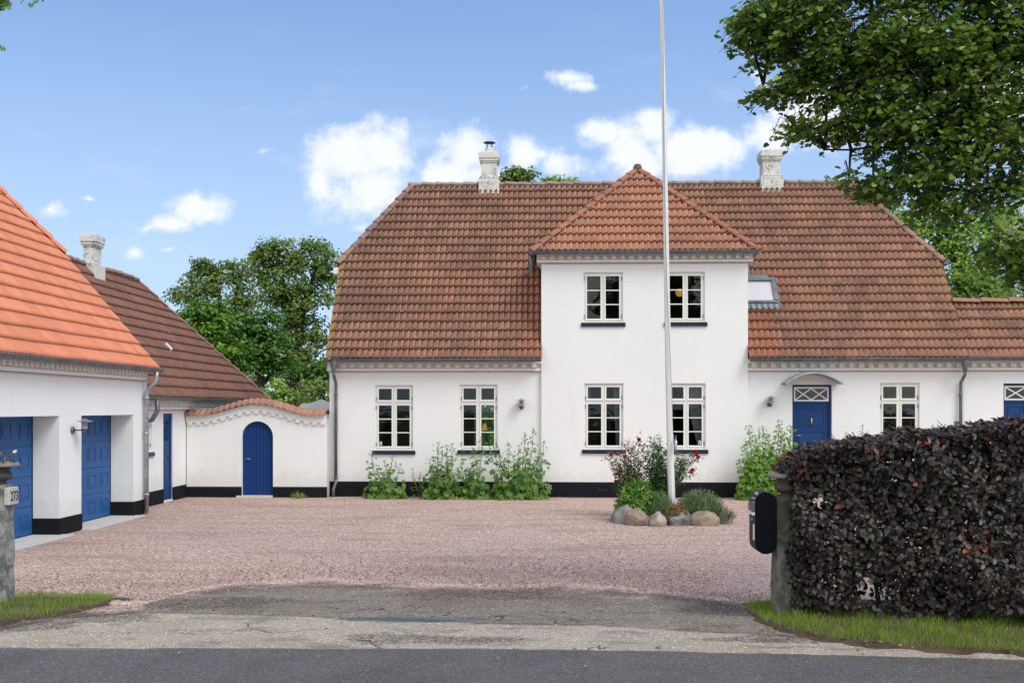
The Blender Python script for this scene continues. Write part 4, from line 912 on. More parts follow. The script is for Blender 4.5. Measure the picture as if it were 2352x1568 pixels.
gt.box(gc-gwid+.01, gc+gwid-.01, yy+.036, yy+.06, .06, gtop-gwid); g_o = gt.build('gate', M['blue3'], gw)
hh = MB(); p = atY(570, 1053, yy); hh.tube([(p.x-.05, yy, p.z), (p.x-.05, yy-.05, p.z), (p.x+.07, yy-.055, p.z)], .009, 8); hh.build('gate_handle', M['lamp'], g_o)
st = MB(); st.box(gc-gwid-.1, gc+gwid, Yw-.16, Yw+.2, 0, .05); st.build('gate_step', M['concrete'], gw)
# second garden wall further back
bw = thing('back_garden_wall', 'white wall with a scalloped curved top behind the garden wall', 'garden wall', (-7, 34, 0)); bb = MB(); Y2 = 34.0
c0 = atY(735, 900, Y2).x; za = atY(735, 917, Y2).z; zb_ = atY(668, 939, Y2).z; vs = []; n = 140; x0_, x1_ = c0-3.2, c0+3.2
top_ = lambda x: zb_-.15+(za-zb_+.15)*(.5+.5*math.cos(math.pi*min(1, abs(x-c0)/1.6)))-.07*abs(math.sin((x-c0)/.28*math.pi*.5))
ar = [(x0_+(x1_-x0_)*i/n, top_(x0_+(x1_-x0_)*i/n)) for i in range(n+1)]; 
for i in range(n): 
    (a, za1), (b, zb1) = ar[i], ar[i+1]; bb.add([(a,Y2,0),(b,Y2,0),(b,Y2,zb1),(a,Y2,za1),(a,Y2+.3,0),(b,Y2+.3,0),(b,Y2+.3,zb1),(a,Y2+.3,za1)], [(0,1,2,3),(3,2,6,7),(7,6,5,4)])
bb.build('wall', M['wall'], bw, fix=False)
# ================================================================== GARAGE (left, facing +X)
Xg = -8.6; XD = -9.08; gar = thing('garage', 'white garage with a bright orange tile roof and two blue panelled doors', 'garage', (-11, 18.5, 0))
yP0, yP1 = atX(136, 1100, Xg).y, atX(187, 1100, Xg).y; yO1 = atX(306, 1100, Xg).y; yE = atX(331, 1100, Xg).y; wdt = yO1-yP1; yO0 = yP0-wdt
zO = atX(188, 954, Xg).z; zPl = atX(136, 1190, Xg).z; TG = TX(Xg); print('GARAGE', yP0, yP1, yO1, yE, wdt, zO, zPl)
Xe = atY(362, 846, yE+.15).x; ze = atY(362, 848, yE+.15).z; Ye1 = yE+.12; print('garage eave', Xe, ze)
yG0 = yO0-1.3; zw = ze-.02
OPS = [(yO0, yP0, .0, zO), (yP1, yO1, .0, zO)]
mg = MB(TG); wall_panel(mg, yG0, yE, 0, zw, OPS, th=Xg-XD-.004); mg.T = None
pv = atY(140, 580.7, Ye1); tg = (pv.z-ze)/(Xe-pv.x); ghz = pv.z; gxh = pv.x; print('garage pitch', tg, gxh, ghz)
hw_g = 3.75; gxr = Xe-hw_g; grz = ze+tg*hw_g; Xb = Xe-2*hw_g
for ya in (yG0, yE-.3):
    mg.prism([(Xg-.001, 0), (Xg-.001, zw-.03), (gxh-.1, ghz-.1), (2*gxr-gxh+.1, ghz-.1), (Xb+.3, zw-.03), (Xb+.3, 0)], ya+.001, ya+.299)
mg.box(Xb+.3, Xb+.6, yG0+.3, yE-.3, 0, zw); mg.build('wall', M['wall_g'], gar)
pg = MB(TG); 
for (a, b) in ((yG0, yO0), (yP0, yP1), (yO1, yE)):
    pg.box(a-.012 if a != yG0 else a, b+.012 if b != yE else b, -.014, Xg-XD-.006, 0, zPl)
pg.box(yE-.31, yE+.012, -.013, .02, 0, zPl)
build_split(pg, 'plinth', M['plinth'], gar)
TD_ = TX(XD)
for (a, b, lb) in ((yO0, yP0, 'nearer blue sectional garage door'), (yP1, yO1, 'farther blue sectional garage door')):
    gd = MB(TD_); gd.box(a-.05, b+.05, .012, .05, .03, zO+.05); H = zO/4
    for r in range(4):
        z0, z1 = r*H+.006+(.03 if r == 0 else 0), (r+1)*H-.006; gd.box(a+.02, b-.02, .0, .013, z0, z1)
        for c in range(4):
            w4 = (b-a)/4; ca, cb = a+c*w4+w4*.22, a+(c+1)*w4-w4*.22; e, g = z0+.13, z1-.11; s = .022
            for (i0,i1,j0,j1) in ((ca,cb,e,e+s),(ca,cb,g-s,g),(ca,ca+s,e+s,g-s),(cb-s,cb,e+s,g-s)): gd.box(i0,i1,-.012,.001,j0,j1)
            gd.prism([(ca+.06, e+.06), (cb-.06, e+.06), (cb-.06, g-.06), (ca+.06, g-.06)], -.009, .001)
    o = gd.build('garage_door', M['blue2'], gar); o['label'] = lb
    gs = MB(TD_); gs.box(a, b, -.005, .02, 0.012, .035); gs.box(b-.025, b+.0, -.008, .02, .035, zO); build_split(gs, 'door_seal', M['plinth'], o)
sb = MB()
for (a, b) in ((yO0, yP0), (yP1, yO1)): sb.box(XD, Xg+.0, a+.012, b-.012, -.05, .02); sb.box(Xg, Xg+.22, a-.05, b+.12, -.05, .018)
build_split(sb, 'door_slab', M['concrete'], gar)
cornice(gar, TG, yG0, yE, zw-.0, dent=.185, dw=.095)
# roof
cg, sg_ = 1/math.sqrt(1+tg*tg), tg/math.sqrt(1+tg*tg); dG = Vector((-cg, 0, sg_)); slg = lambda z: (z-ze)/sg_; yr1 = Ye1-.76*(gxh-gxr)/.99
gpoly = [(yG0-.2, 0), (Ye1, 0), (Ye1, slg(ghz)), (yr1, slg(grz)), (yG0-.2, slg(grz))]
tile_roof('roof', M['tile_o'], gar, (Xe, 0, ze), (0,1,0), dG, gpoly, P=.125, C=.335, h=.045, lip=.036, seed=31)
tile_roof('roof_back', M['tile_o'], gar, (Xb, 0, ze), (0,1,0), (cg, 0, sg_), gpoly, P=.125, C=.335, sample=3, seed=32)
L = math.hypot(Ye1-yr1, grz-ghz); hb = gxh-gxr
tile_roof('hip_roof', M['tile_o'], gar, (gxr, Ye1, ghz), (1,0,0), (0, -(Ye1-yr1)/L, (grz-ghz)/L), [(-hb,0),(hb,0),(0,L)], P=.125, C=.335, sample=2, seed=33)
gcaps = MB(); ridge_caps(gcaps, (gxh+.03, Ye1+.02, ghz), (gxr, yr1, grz), .12, .42, seed=3); ridge_caps(gcaps, (2*gxr-gxh, Ye1, ghz), (gxr, yr1, grz), .12, .42); ridge_caps(gcaps, (gxr, yr1, grz), (gxr, yG0-.2, grz), .12, .42)
gcaps.build('ridge_caps', M['tile_o'], gar)
gutter(gar, (Xe+.03, yG0-.2, ze-.0), (Xe+.03, Ye1+.12, ze-.0), (1,0,0), .08, joints=.42)
yd = yE-.10; ml = MB(); ml.tube([(Xe+.07,yd,ze-.06),(Xe+.07,yd,ze-.16),(Xe+.04,yd,ze-.28),(Xg+.12,yd,ze-.42),(Xg+.09,yd,ze-.52),(Xg+.09,yd,.02)], .045, 14)
for zz in (ze-.62, 1.72, .42): ml.lathe([(.045,-.025),(.06,-.025),(.06,.025),(.045,.025)], (Xg+.09,yd,zz), 12); ml.box(Xg-.005, Xg+.09, yd-.012, yd+.012, zz-.012, zz+.012)
ml.build('downpipe', M['zincl'], gar)
# ================================================================== BROWN-ROOFED OUTBUILDING
Xo = -9.12; Xoe = -8.84; out = thing('outbuilding', 'white outbuilding with a dark brown hipped tile roof and one chimney, behind the garage', 'outbuilding', (-12, 29, 0))
TO = TX(Xo); yo0, yo1 = 23.95, 34.4; zo = 2.5
DO = (atX(375,1000,Xo).y, atX(397,1000,Xo).y, .04, atX(386,949,Xo).z); w0 = atX(349.5,1000,Xo).y; WO_ = (w0-1.0, w0, atX(345,1037,Xo).z, atX(345,963,Xo).z); print('OUT', DO, WO_)
mo = MB(TO); wall_panel(mo, yo0, yo1, 0, zo, [DO, WO_]); mo.T = None
mo.box(-14.6, Xo-.33, yo1-.3, yo1, 0, zo); mo.box(-14.6, Xo-.33, yo0, yo0+.3, 0, zo); mo.box(-14.6, -14.3, yo0, yo1, 0, zo); mo.build('wall', M['wall'], out)
mi = MB(); mi.box(Xo-1.6, Xo-1.5, yo0+.3, yo1-.3, 0, zo); mi.build('interior', M['dark'], out)
po = MB(TO); zpo = atX(338, 1135, Xo).z; po.box(yo0, DO[0], -.014, .02, 0, .33); po.box(DO[1], Yw, -.014, .02, 0, .33); build_split(po, 'plinth', M['plinth'], out)
od = MB(TO); od.box(DO[0], DO[0]+.07, .03, .1, .04, DO[3]); od.box(DO[1]-.07, DO[1], .03, .1, .04, DO[3]); od.box(DO[0]+.07, DO[1]-.07, .03, .1, DO[3]-.07, DO[3]); od.build('door_frame', M['blue'], out)
lf = MB(TO); a, b = DO[0]+.07, DO[1]-.07; y = .055; zt = DO[3]-.07; zg = zt-.12; zg0 = zg-.42
lf.box(a, b, y, y+.04, .06, zg0-.05); lf.box(a, b, y, y+.04, zg+.0, zt); lf.box(a, a+.08, y, y+.04, zg0-.05, zg); lf.box(b-.08, b, y, y+.04, zg0-.05, zg)
n = 4
for i in range(n):
    hh_ = (zg0-.13)/n; e, g = .12+i*hh_, .12+(i+1)*hh_-.09; lf.box(a+.08, b-.08, y-.012, y+.001, e, e+.02); lf.box(a+.08, b-.08, y-.012, y+.001, g-.02, g); lf.box(a+.12, b-.12, y-.01, y+.001, e+.05, g-.05)
m1, m2 = a+.08, b-.08; q = (m1+m2)/2
for (p0, p1) in ((m1, q), (q, m2)): lf.bar((p0, y+.015, zg0-.05), (p1+.06*(p1 == q), y+.015, zg), .03, .02); lf.bar((p0, y+.02, zg), (p1, y+.02, zg0-.05), .03, .02)
lo = lf.build('door', M['blue'], out); hd = MB(TO); hd.tube([(b-.05, y, 1.05), (b-.05, y-.06, 1.05), (b-.16, y-.06, 1.05)], .012, 8); hd.build('door_handle', M['lampd'], lo)
window(out, TO, *WO_, kind='three')
oeZ = atY(600, 917, 34.0).z; oZ = 2.50; rX, rZo, yR = -11.63, 5.88, 30.6; yoE = atX(615, 915, Xoe).y; print('out eave end', yoE, oeZ)
yoE = 34.6; hwo = Xoe-rX; ris = rZo-oZ; Lo = math.hypot(hwo, ris); a_o, s_o = hwo/Lo, ris/Lo
tile_roof('roof', M['tile_b'], out, (Xoe, 0, oZ), (0,1,0), (-a_o, 0, s_o), [(23.75,0),(yoE,0),(yR,Lo),(23.75,Lo)], P=.125, C=.33, h=.042, lip=.040, seed=41)
tile_roof('roof_back', M['tile_b'], out, (2*rX-Xoe, 0, oZ), (0,1,0), (a_o, 0, s_o), [(23.75,0),(yoE,0),(yR,Lo),(23.75,Lo)], P=.125, C=.33, sample=3, seed=42)
Lh = math.hypot(yoE-yR, ris); tile_roof('hip_roof', M['tile_b'], out, (rX, yoE, oZ), (1,0,0), (0, -(yoE-yR)/Lh, ris/Lh), [(-hwo,0),(hwo,0),(0,Lh)], P=.125, C=.33, sample=2, seed=43)
oc = MB(); ridge_caps(oc, (Xoe, yoE, oZ), (rX, yR, rZo), .10, .4, seed=7); ridge_caps(oc, (2*rX-Xoe, yoE, oZ), (rX, yR, rZo), .10, .4)
pr = [(rX, yR+.0, rZo), (rX, yR-1.2, rZo+.03), (rX, 27.4, rZo-.02), (rX, 25.5, rZo+.03), (rX, 23.75, rZo)]
for i in range(4): ridge_caps(oc, pr[i], pr[i+1], .11, .4, seed=8+i)
oc.build('ridge_caps', M['cap'], out)
gutter(out, (Xoe+.03, 23.8, oZ-.0), (Xoe+.03, yoE+.1, oZ-.0), (1,0,0), .07, joints=.6); cornice(out, TO, yo0, yo1, oZ-.05, dent=.2, dw=.1)
wt = MB(); pq = atX(385, 803, -10.0)
def out_roof(u, v):
    d = ray(u, v); m_ = ris/hwo; k = (oZ-HC+m_*Xoe)/(d[2]+m_*d[0]); return Vector((d[0]*k, d[1]*k, HC+d[2]*k))
w1, w2 = out_roof(376, 792), out_roof(390, 806); nO = Vector((s_o, 0, a_o)); wt.bar(w1+nO*.06, w2+nO*.06, .16, .05, up=nO); wt.build('roof_vent', M['frame'], out)
cY = 27.0; ca, cb = atY(183, 600, cY).x, atY(218, 600, cY).x; chimney(out, (ca+cb)/2, cY, .62, cb-ca, rZo-.7, atY(200, 536, cY).z)
al = MB(); al.box(Xo, Xo+.10, 24.45, 24.75, 2.0, 2.3); p = atX(341, 893, Xg+.02)
al = MB(); al.box(Xg-.25, Xg+.03, yE+.001, yE+.09, p.z-.14, p.z+.16); 
ab = al.build('alarm_box', M['frame'], gar); bvm = ab.modifiers.new('b', 'BEVEL'); bvm.width = .02; bvm.segments = 2
dpo = MB(); dpo.tube([(Xoe+.1, 24.3, oZ-.05), (Xoe+.1, 24.3, oZ-.3), (Xoe-.02, 24.3, oZ-.5), (Xo+.07, 24.3, oZ-.6), (Xo+.07, 24.3, 0.02)], .055, 12); dpo.build('downpipe', M['zinc'], out)

def near_edges(X, Y, g):
    e1 = np.abs(Y-interp(VR, X)) < np.abs(g.normal(0, .10, len(X)))+.02; e2 = (np.abs(Y-interp(VL, X)) < np.abs(g.normal(0, .10, len(X)))+.02) & (X < -4); e3 = (np.abs(Y-interp(B_, X)) < .05+np.abs(g.normal(0, .05, len(X)))) & (g.rand(len(X)) < .35)
    return ((e1 & (X > 2.2)) | e2 | e3 | (g.rand(len(X)) < .012))
g = rs(88); n = 9000; X = g.uniform(-6.2, 6.4, n); Y = g.uniform(9.8, 13.2, n); k = near_edges(X, Y, g); X, Y = X[k], Y[k]; n = len(X); M['litter'] = m_leaf('leaf_litter', (.05,.028,.016), (.20,.12,.05), (.42,.33,.06), .8, .1, .2)
tag(leaves('leaf_litter', M['litter'], None, 'ovate', np.stack([X, Y, np.full(n, .034)+.03*g.rand(n)], -1), np.stack([g.normal(0,.3,n), g.normal(0,.3,n), np.ones(n)], -1), np.stack([g.normal(0,1,n), g.normal(0,1,n), g.normal(0,.2,n)], -1), .012+.05*g.rand(n)**2.5, g.rand(n)), 'brown leaf litter and crumbs gathered along the verge edges', 'leaf litter', kind='stuff')
# ================================================================== FLAGPOLE AND STONE BED
def disp_mesh(o, amp, scale, seed, sub=0, fine=0.0):
    from mathutils import noise as nz
    me = o.data
    if sub:
        bm = bmesh.new(); bm.from_mesh(me); bmesh.ops.subdivide_edges(bm, edges=bm.edges[:], cuts=sub, use_grid_fill=True); bm.to_mesh(me); bm.free()
    me.update(); of = Vector((seed*3.7, seed*1.3, seed*9.1))
    nn = [v.normal.copy() for v in me.vertices]
    for v, n in zip(me.vertices, nn):
        q = v.co*scale+of; v.co += n*(amp*nz.noise(q)+amp*.5*nz.noise(q*2.7)+fine*nz.noise(q*9))
    me.update()
bed = thing('flower_bed', 'low round mound of dark soil ringed by boulders round the flagpole', 'flower bed', (2.6, 22, 0)); 
BC = Vector((atY(1548, 900, 22.0).x, 22.05)); sm = MB(); vs = [(BC.x, BC.y, .22)]; fs = []
for k, (r, z) in enumerate(((.5, .2), (.8, .14), (1.0, -.02))):
    for i in range(36): a = R(i*10); vs.append((BC.x+1.16*r*math.cos(a), BC.y+1.05*r*math.sin(a), z))
for i in range(36): fs.append((0, 1+i, 1+(i+1) % 36)); 
for k in range(2):
    for i in range(36): fs.append((1+k*36+i, 37+k*36+i, 37+k*36+(i+1) % 36, 1+k*36+(i+1) % 36))
sm.add(vs, fs, True); sm.build('soil', M['earth'], bed)
def m_stone(name, a, b_, c_, vein=.5):
    m, t, b = newmat(name); p = t.pos(); n = t.noise(p, 5, 6, .7, dist=1.0); f = t.noise(p, 60, 4, .7); g = t.noise(p, 2.2, 4)
    c = t.mix(t.ramp(n, .42, .58), a, b_); c = t.mix(t.math('MULTIPLY', t.ramp(g, .5, .62), vein), c, c_); c = t.mix(t.math('MULTIPLY', t.ramp(f, .5, .62), .35), c, tuple(x*1.5 for x in a)); c = t.mix(t.math('MULTIPLY', t.ramp(t.noise(p, 45, 4, .7), .55, .65), .5), c, tuple(x*.35 for x in a))
    setc(t, b, c, .85, .3); bump(t, b, t.math('ADD', n, f), .5, .02); return m
STN = [((1407,1434),(1157,1198),21.75,'brown grey boulder leaning behind the leftmost stone of the bed',(.21,.18,.14),(.29,.26,.22),(.10,.085,.07),R(18)),
       ((1413,1457),(1160,1206),21.30,'grey slab like boulder tilted at the left front of the bed',(.27,.26,.22),(.19,.19,.16),(.35,.34,.30),R(22)),
       ((1440,1498),(1167,1211),20.95,'two toned grey and reddish brown boulder in the bed edge',(.17,.15,.13),(.33,.23,.17),(.09,.08,.07),0),
       ((1492,1532),(1175,1211),20.9,'small pale cream boulder at the middle of the bed edge',(.40,.35,.28),(.31,.25,.19),(.5,.46,.4),0),
       ((1531,1589),(1168,1211),20.95,'dark grey veined boulder in front of the brown juniper',(.16,.16,.15),(.31,.31,.29),(.07,.07,.068),0),
       ((1590,1653),(1173,1212),20.95,'wide flat topped tan boulder below the right lavender',(.34,.27,.185),(.26,.21,.155),(.16,.13,.10),0),
       ((1648,1686),(1171,1207),21.3,'grey brown boulder at the right end of the bed',(.25,.22,.18),(.19,.17,.145),(.4,.36,.3),0)]
for i, ((u0, u1), (v0, v1), D, lb, a, b_, c_, tilt) in enumerate(STN):
    lo = atY(u0, v1, D); hi = atY(u1, v0, D); cx = (lo.x+hi.x)/2; wd = (hi.x-lo.x)/2; hh = hi.z
    bm = bmesh.new(); bmesh.ops.create_icosphere(bm, subdivisions=4, radius=1); rnd = random.Random(i+3)
    pl_ = [(Vector((rnd.uniform(-1,1), rnd.uniform(-1,1), rnd.uniform(-.3,1))).normalized(), rnd.uniform(.62,.86)) for _ in range(12)]
    for v in bm.verts:
        d = v.co.normalized(); r = 1.0
        for (n, h) in pl_:
            q = d.dot(n)
            if q > 0: r = min(r, h/q*1.0+.01)
        v.co = d*r
    from mathutils import noise as nz
    for v in bm.verts:
        n = v.co.normalized(); v.co += n*(.09*nz.noise(v.co*1.6+Vector((i*5,0,0)))+.035*nz.noise(v.co*5+Vector((i*5,0,0)))+.012*nz.noise(v.co*14))
    zmx = max(v.co.z for v in bm.verts); xs_ = [v.co.x for v in bm.verts]; sx_ = 2*wd*1.04/(max(xs_)-min(xs_))
    bmesh.ops.scale(bm, verts=bm.verts, vec=(sx_*1.04, .29, hh*.66/zmx if not tilt else hh*.72/zmx)); 
    if tilt: bmesh.ops.rotate(bm, verts=bm.verts, cent=(0,0,0), matrix=Matrix.Rotation(tilt, 3, 'Y'))
    zm = max(v.co.z for v in bm.verts); bmesh.ops.translate(bm, verts=bm.verts, vec=(0, .2, hh-zm))
    me = bpy.data.meshes.new('boulder'); bm.to_mesh(me); bm.free(); me.polygons.foreach_set('use_smooth', [True]*len(me.polygons))
    o = bpy.data.objects.new('boulder', me); COL.objects.link(o); me.materials.append(m_stone('boulder_stone_%d' % i, a, b_, c_)); o.location = (cx, D, 0); o.rotation_euler.z = 0
    tag(o, lb, 'boulder', 'boulders ringing the flower bed')
Yp = 22.0; b0 = atY(1543, 1140, Yp); tp = atY(1518, 0, Yp); kz = (b0.z)/(tp.z-b0.z); dx_ = (b0.x-tp.x)/(tp.z-b0.z); 
pole = thing('flagpole', 'tall white tapered wooden flagpole standing in the boulder ringed bed', 'flagpole', (b0.x, Yp, 0)); pm = MB(); pts = []; rad = []
r0, r1 = 8.2*Yp/2500, 4.3*Yp/2500
for i in range(26):
    z = .1+(tp.z+1.1-.1)*i/25; pts.append((b0.x-dx_*(z-b0.z)-.012*math.sin(z*.55), Yp, z)); rad.append(r0+(r1-r0)*(z/(tp.z)))
pm.tube(pts, rad, 8, smooth=False); pm.build('pole', M['pole'] if 'pole' in M else m_paint('pole_paint', (.72,.72,.69), .6, .25, .3, .1), pole)
rp = MB(); pr_ = []
for i in range(60):
    z = 1.75+(tp.z+1.0-1.75)*i/59; px_ = b0.x-dx_*(z-b0.z)-.012*math.sin(z*.55); rr = r0+(r1-r0)*(z/tp.z); q = math.sin((z-1.7)*1.15); pr_.append((px_+(rr*.9)*(.15+.75*math.cos((z-1.7)*.62)), Yp-rr-.012, z))
rp.tube(pr_, .0045, 5); pr2 = [(p[0]+.02*math.sin(i*.3), p[1]-.004, p[2]) for i, p in enumerate(pr_)]; rp.build('halyard', M['lampd'], pole)
ck = MB(); kp = atY(1551, 1022, Yp-.1); ck.tube([(kp.x-.02, kp.y, kp.z+.12), (kp.x+.01, kp.y-.03, kp.z+.08), (kp.x-.01, kp.y-.04, kp.z-.05), (kp.x+.015, kp.y-.03, kp.z-.16)], [.012,.03,.035,.008], 8); ck.tube([(kp.x-.03,kp.y,kp.z+.16),(kp.x+.01,kp.y-.03,kp.z+.2),(kp.x+.01,kp.y-.03,kp.z-.14)], .008, 6); ck.build('cleat', M['lamp'], pole)
# ================================================================== POSTS, URNS, MAILBOX
M['granite'] = m_stone('rough_granite', (.12,.12,.11), (.30,.30,.27), (.07,.075,.065), .8); M['moss'] = m_stone('mossy_granite', (.09,.09,.07), (.20,.20,.17), (.045,.055,.03), .7)
def post(x0, x1, y0, y1, h, mat, lb, seed):
    t_ = thing('gate_post', lb, 'post', ((x0+x1)/2, (y0+y1)/2, 0), 'granite posts at the gateway'); mb = MB(); mb.box(x0, x1, y0, y1, -.05, h); o = mb.build('shaft', mat, t_)
    disp_mesh(o, .018, 5, seed, sub=24, fine=.007); o.data.polygons.foreach_set('use_smooth', [True]*len(o.data.polygons)); return t_
pX0 = atY(1784, 1300, 11.66).x; hR = atY(1800, 1141, 11.7).z
postR = post(pX0, pX0+.27, 11.66, 11.93, hR, M['moss'], 'mossy granite post at the hedge end carrying the black mailbox', 3)
lX1 = atY(11.5, 1200, 12.13).x; hL = atY(5, 1113, 12.15).z
postL = post(lX1-.28, lX1, 12.13, 12.35, hL, M['granite'], 'grey granite post at the left edge with a house number plaque', 5)
pq_ = MB(); z0 = atY(22, 1160, 12.15).z; z1 = atY(22, 1119, 12.15).z; pq_.box(lX1-.01, lX1+.055, 12.12, 12.345, z0, z1); pqo = pq_.build('number_plaque', m_stone('plaque_stone', (.42,.40,.36), (.50,.48,.44), (.3,.28,.25), .3), postL)
bvp = pqo.modifiers.new('b', 'BEVEL'); bvp.width = .012; bvp.segments = 2
def text_mesh(s, size, Mx, mat, parent, name='lettering', ext=.002):
    cu = bpy.data.curves.new(name, 'FONT'); cu.body = s; cu.size = size; cu.extrude = ext; cu.align_x = 'CENTER'; cu.align_y = 'CENTER'
    tmp = bpy.data.objects.new('tmp', cu); COL.objects.link(tmp); dg = bpy.context.evaluated_depsgraph_get(); me = bpy.data.meshes.new_from_object(tmp.evaluated_get(dg)); bpy.data.objects.remove(tmp); me.transform(Mx)
    me.name = name; return link(name, me, mat, parent)
TXm = lambda x, y, z, sx=1.0, sz=1.0: Matrix(((0,0,1,x),(sx,0,0,y),(0,sz,0,z),(0,0,0,1)))     # reads from +X
text_mesh('273', .135, TXm(lX1+.056, 12.235, (z0+z1)/2-.005, .88, 1.15), M['plinth'], postL, 'house_number', .003)
M['rust'] = m_stone('rusty_cast_iron', (.12,.085,.07), (.17,.12,.10), (.07,.055,.045), .5); M['verd'] = m_stone('verdigris_cast_iron', (.055,.06,.05), (.085,.085,.07), (.04,.045,.04), .5); M['rim'] = m_stone('iron_rim', (.19,.145,.13), (.24,.19,.17), (.12,.09,.08), .4)
UP = [(0,0),(.09,0),(.09,.015),(.075,.03),(.115,.045),(.147,.075),(.152,.10),(.14,.125),(.122,.15),(.126,.19),(.15,.198)]
def urn(cx, cy, z, mat, lb):
    t_ = thing('garden_urn', lb, 'urn', (cx, cy, z), 'cast iron urns on the gate posts'); mb = MB(); mb.lathe(UP, (cx, cy, z), 32); mb.build('bowl', mat, t_)
    rm = MB(); rm.lathe([(.15,.198),(.225,.198),(.238,.203),(.232,.222),(.21,.243),(.185,.247),(.17,.235),(.16,.2)], (cx, cy, z), 48)
    for i in range(44): a = R(i*360/44); b = a+.06; rm.tube([(cx+.232*math.cos(a), cy+.232*math.sin(a), z+.205), (cx+.205*math.cos(b), cy+.205*math.sin(b), z+.247)], .007, 5)
    rm.build('rim', M['rim'], t_); sl_ = MB(); sl_.lathe([(.16,.225),(0,.235)], (cx, cy, z), 24); sl_.build('soil', M['earth'], t_); return t_
ux = atY(1812, 1100, 11.8).x; urn(ux, 11.8, hR+.005, M['rust'], 'rusty cast iron urn on the post beside the hedge')
uxl = atY(-4, 1100, 12.24).x; urn(uxl, 12.24, hL+.005, M['verd'], 'greenish cast iron urn with dry leaves at the left edge')
g = rs(12); n = 46; P = np.stack([uxl+g.uniform(-.17,.17,n), 12.24+g.uniform(-.17,.1,n), hL+.24+g.uniform(0,.13,n)], -1)
M['dry'] = m_leaf('dry_leaves', (.10,.045,.02), (.34,.20,.07), (.55,.5,.45), .7, .2); lv = leaves('urn_plant', M['dry'], None, 'ovate', P, g.normal(size=(n,3)), g.normal(size=(n,3)), g.uniform(.03,.07,n), g.rand(n)); tag(lv, 'withered brown and orange leaves in the left urn', 'plant')
# mailbox
mx1 = pX0+.0; mY0, mY1 = 11.60, 11.96; ma = atY(1737, 1272, mY0); mc = atY(1785.5, 1130, mY0); mr = (mc.x-ma.x)/2; mcx = (mc.x+ma.x)/2-.004
mail = thing('mailbox', 'black rounded steel mailbox fixed to the side of the right granite post', 'mailbox', (mcx, 11.78, 1.0))
def stad(r, z0, z1, n=14): return [(mcx+r*math.cos(R(a)), z1-mr+r*math.sin(R(a))) for a in np.linspace(0, 180, n)]+[(mcx+r*math.cos(R(a)), z0+mr+r*math.sin(R(a))) for a in np.linspace(180, 360, n)]
M['mailb'] = m_paint('mailbox_black', (.003,.004,.007), .7, 0, .08); M['mailf'] = m_paint('mailbox_front', (.014,.013,.012), .5, .03, .25)
mm_ = MB(); mm_.prism(stad(mr, ma.z, mc.z), mY0, mY1); mbo = mm_.build('body', M['mailb'], mail); mbo.modifiers.new('b', 'BEVEL').width = .004
fr_ = MB(); o_in = stad(mr+.004, ma.z, mc.z, 20); sel = [p for p in o_in if p[0] < mcx-.0]; 
sel = sorted(sel, key=lambda p: p[1]); vs = [(p[0], y, p[1]) for y in (mY0+.012, mY1-.012) for p in sel]; n = len(sel); fr_.add(vs, [(i, i+1, n+i+1, n+i) for i in range(n-1)], False); fr_.build('front_shell', M['mailf'], mail, fix=False)
xf = mcx-mr-.006; zt = mc.z-mr; sl_ = MB(); sl_.box(xf-.012, xf, mY0+.02, mY1-.02, zt-.10, zt-.015); sl_.build('mail_flap', M['rim'], mail); s2 = MB(); s2.box(xf-.022, xf, mY0+.02, mY1-.02, zt-.135, zt-.105); s2.build('flap_lip', M['paper'], mail)
s3 = MB(); s3.tube([(xf+.004, (mY0+mY1)/2-.02, zt-.19), (xf-.008, (mY0+mY1)/2-.02, zt-.19)], .018, 14); s3.build('lock', M['lamp'], mail)
s4 = MB(); s4.box(xf-.004, xf, mY0+.035, mY0+.115, ma.z+mr+.03, ma.z+mr+.20); s4.build('name_label', M['paper'], mail)
TXn = lambda x, y, z, sx=1.0, sz=1.0: Matrix(((0,0,-1,x),(-sx,0,0,y),(0,sz,0,z),(0,0,0,1)))
text_mesh('273', .12, Matrix.Translation((mcx-mr*.80-.006, mY0+.15, zt+mr*.55)) @ Matrix.Rotation(R(32), 4, 'Y') @ TXn(0,0,0), M['paper'], mail, 'house_number', .001)
s5 = MB(); s5.box(xf-.003, xf, mY0+.02, mY1-.14, zt-.008, zt-.004); s5.build('stripe', M['paper'], mail)
# ================================================================== WALL LAMPS
def wall_lamp(base, out, arm, lb, drop=False):
    """base point on the wall, out = unit vector away from it"""
    t_ = thing('wall_lamp', lb, 'wall lamp', tuple(base), 'galvanised wall lamps'); b = Vector(base); o = Vector(out); q = MB(); side = Vector((-o.y, o.x, 0))
    q.tube([b-o*.002, b+o*.035, b+o*.05], [.062,.062,.03], 18); q.tube([b+o*.04, b+o*arm], .013, 8); q.tube([b+o*arm+Vector((0,0,-.06)), b+o*arm+Vector((0,0,.10))], [.028,.03], 12); q.build('bracket', M['lampd'], t_)
    c = b+o*arm+Vector((0,0,.03)); gl_ = MB(); gl_.lathe([(.045,.0),(.05,.13)], c, 18); gl_.build('glass', m_glass_l, t_)
    fn = MB(); 
    for z, r in ((.035,.055),(.075,.065),(.11,.075)): fn.lathe([(.045,z+.012),(r,z),(r-.002,z-.003),(.045,z+.006)], c, 22)
    fn.build('louvre', M['lampd'], t_); sh = MB(); sh.lathe([(0,.185),(.03,.18),(.045,.165),(.06,.155),(.15,.128),(.152,.123),(.05,.135),(0,.135)], c, 30); sh.build('lamp_shade', M['lamp'], t_); return t_
m_glass_l, t, b = newmat('frosted_glass'); b.inputs['Base Color'].default_value = (.45,.48,.48,1); b.inputs['Roughness'].default_value = .25
pL = atX(165, 987.5, Xg); wall_lamp((Xg, pL.y, pL.z), (1,0,0), .24, 'louvred wall lamp between the two garage doors')
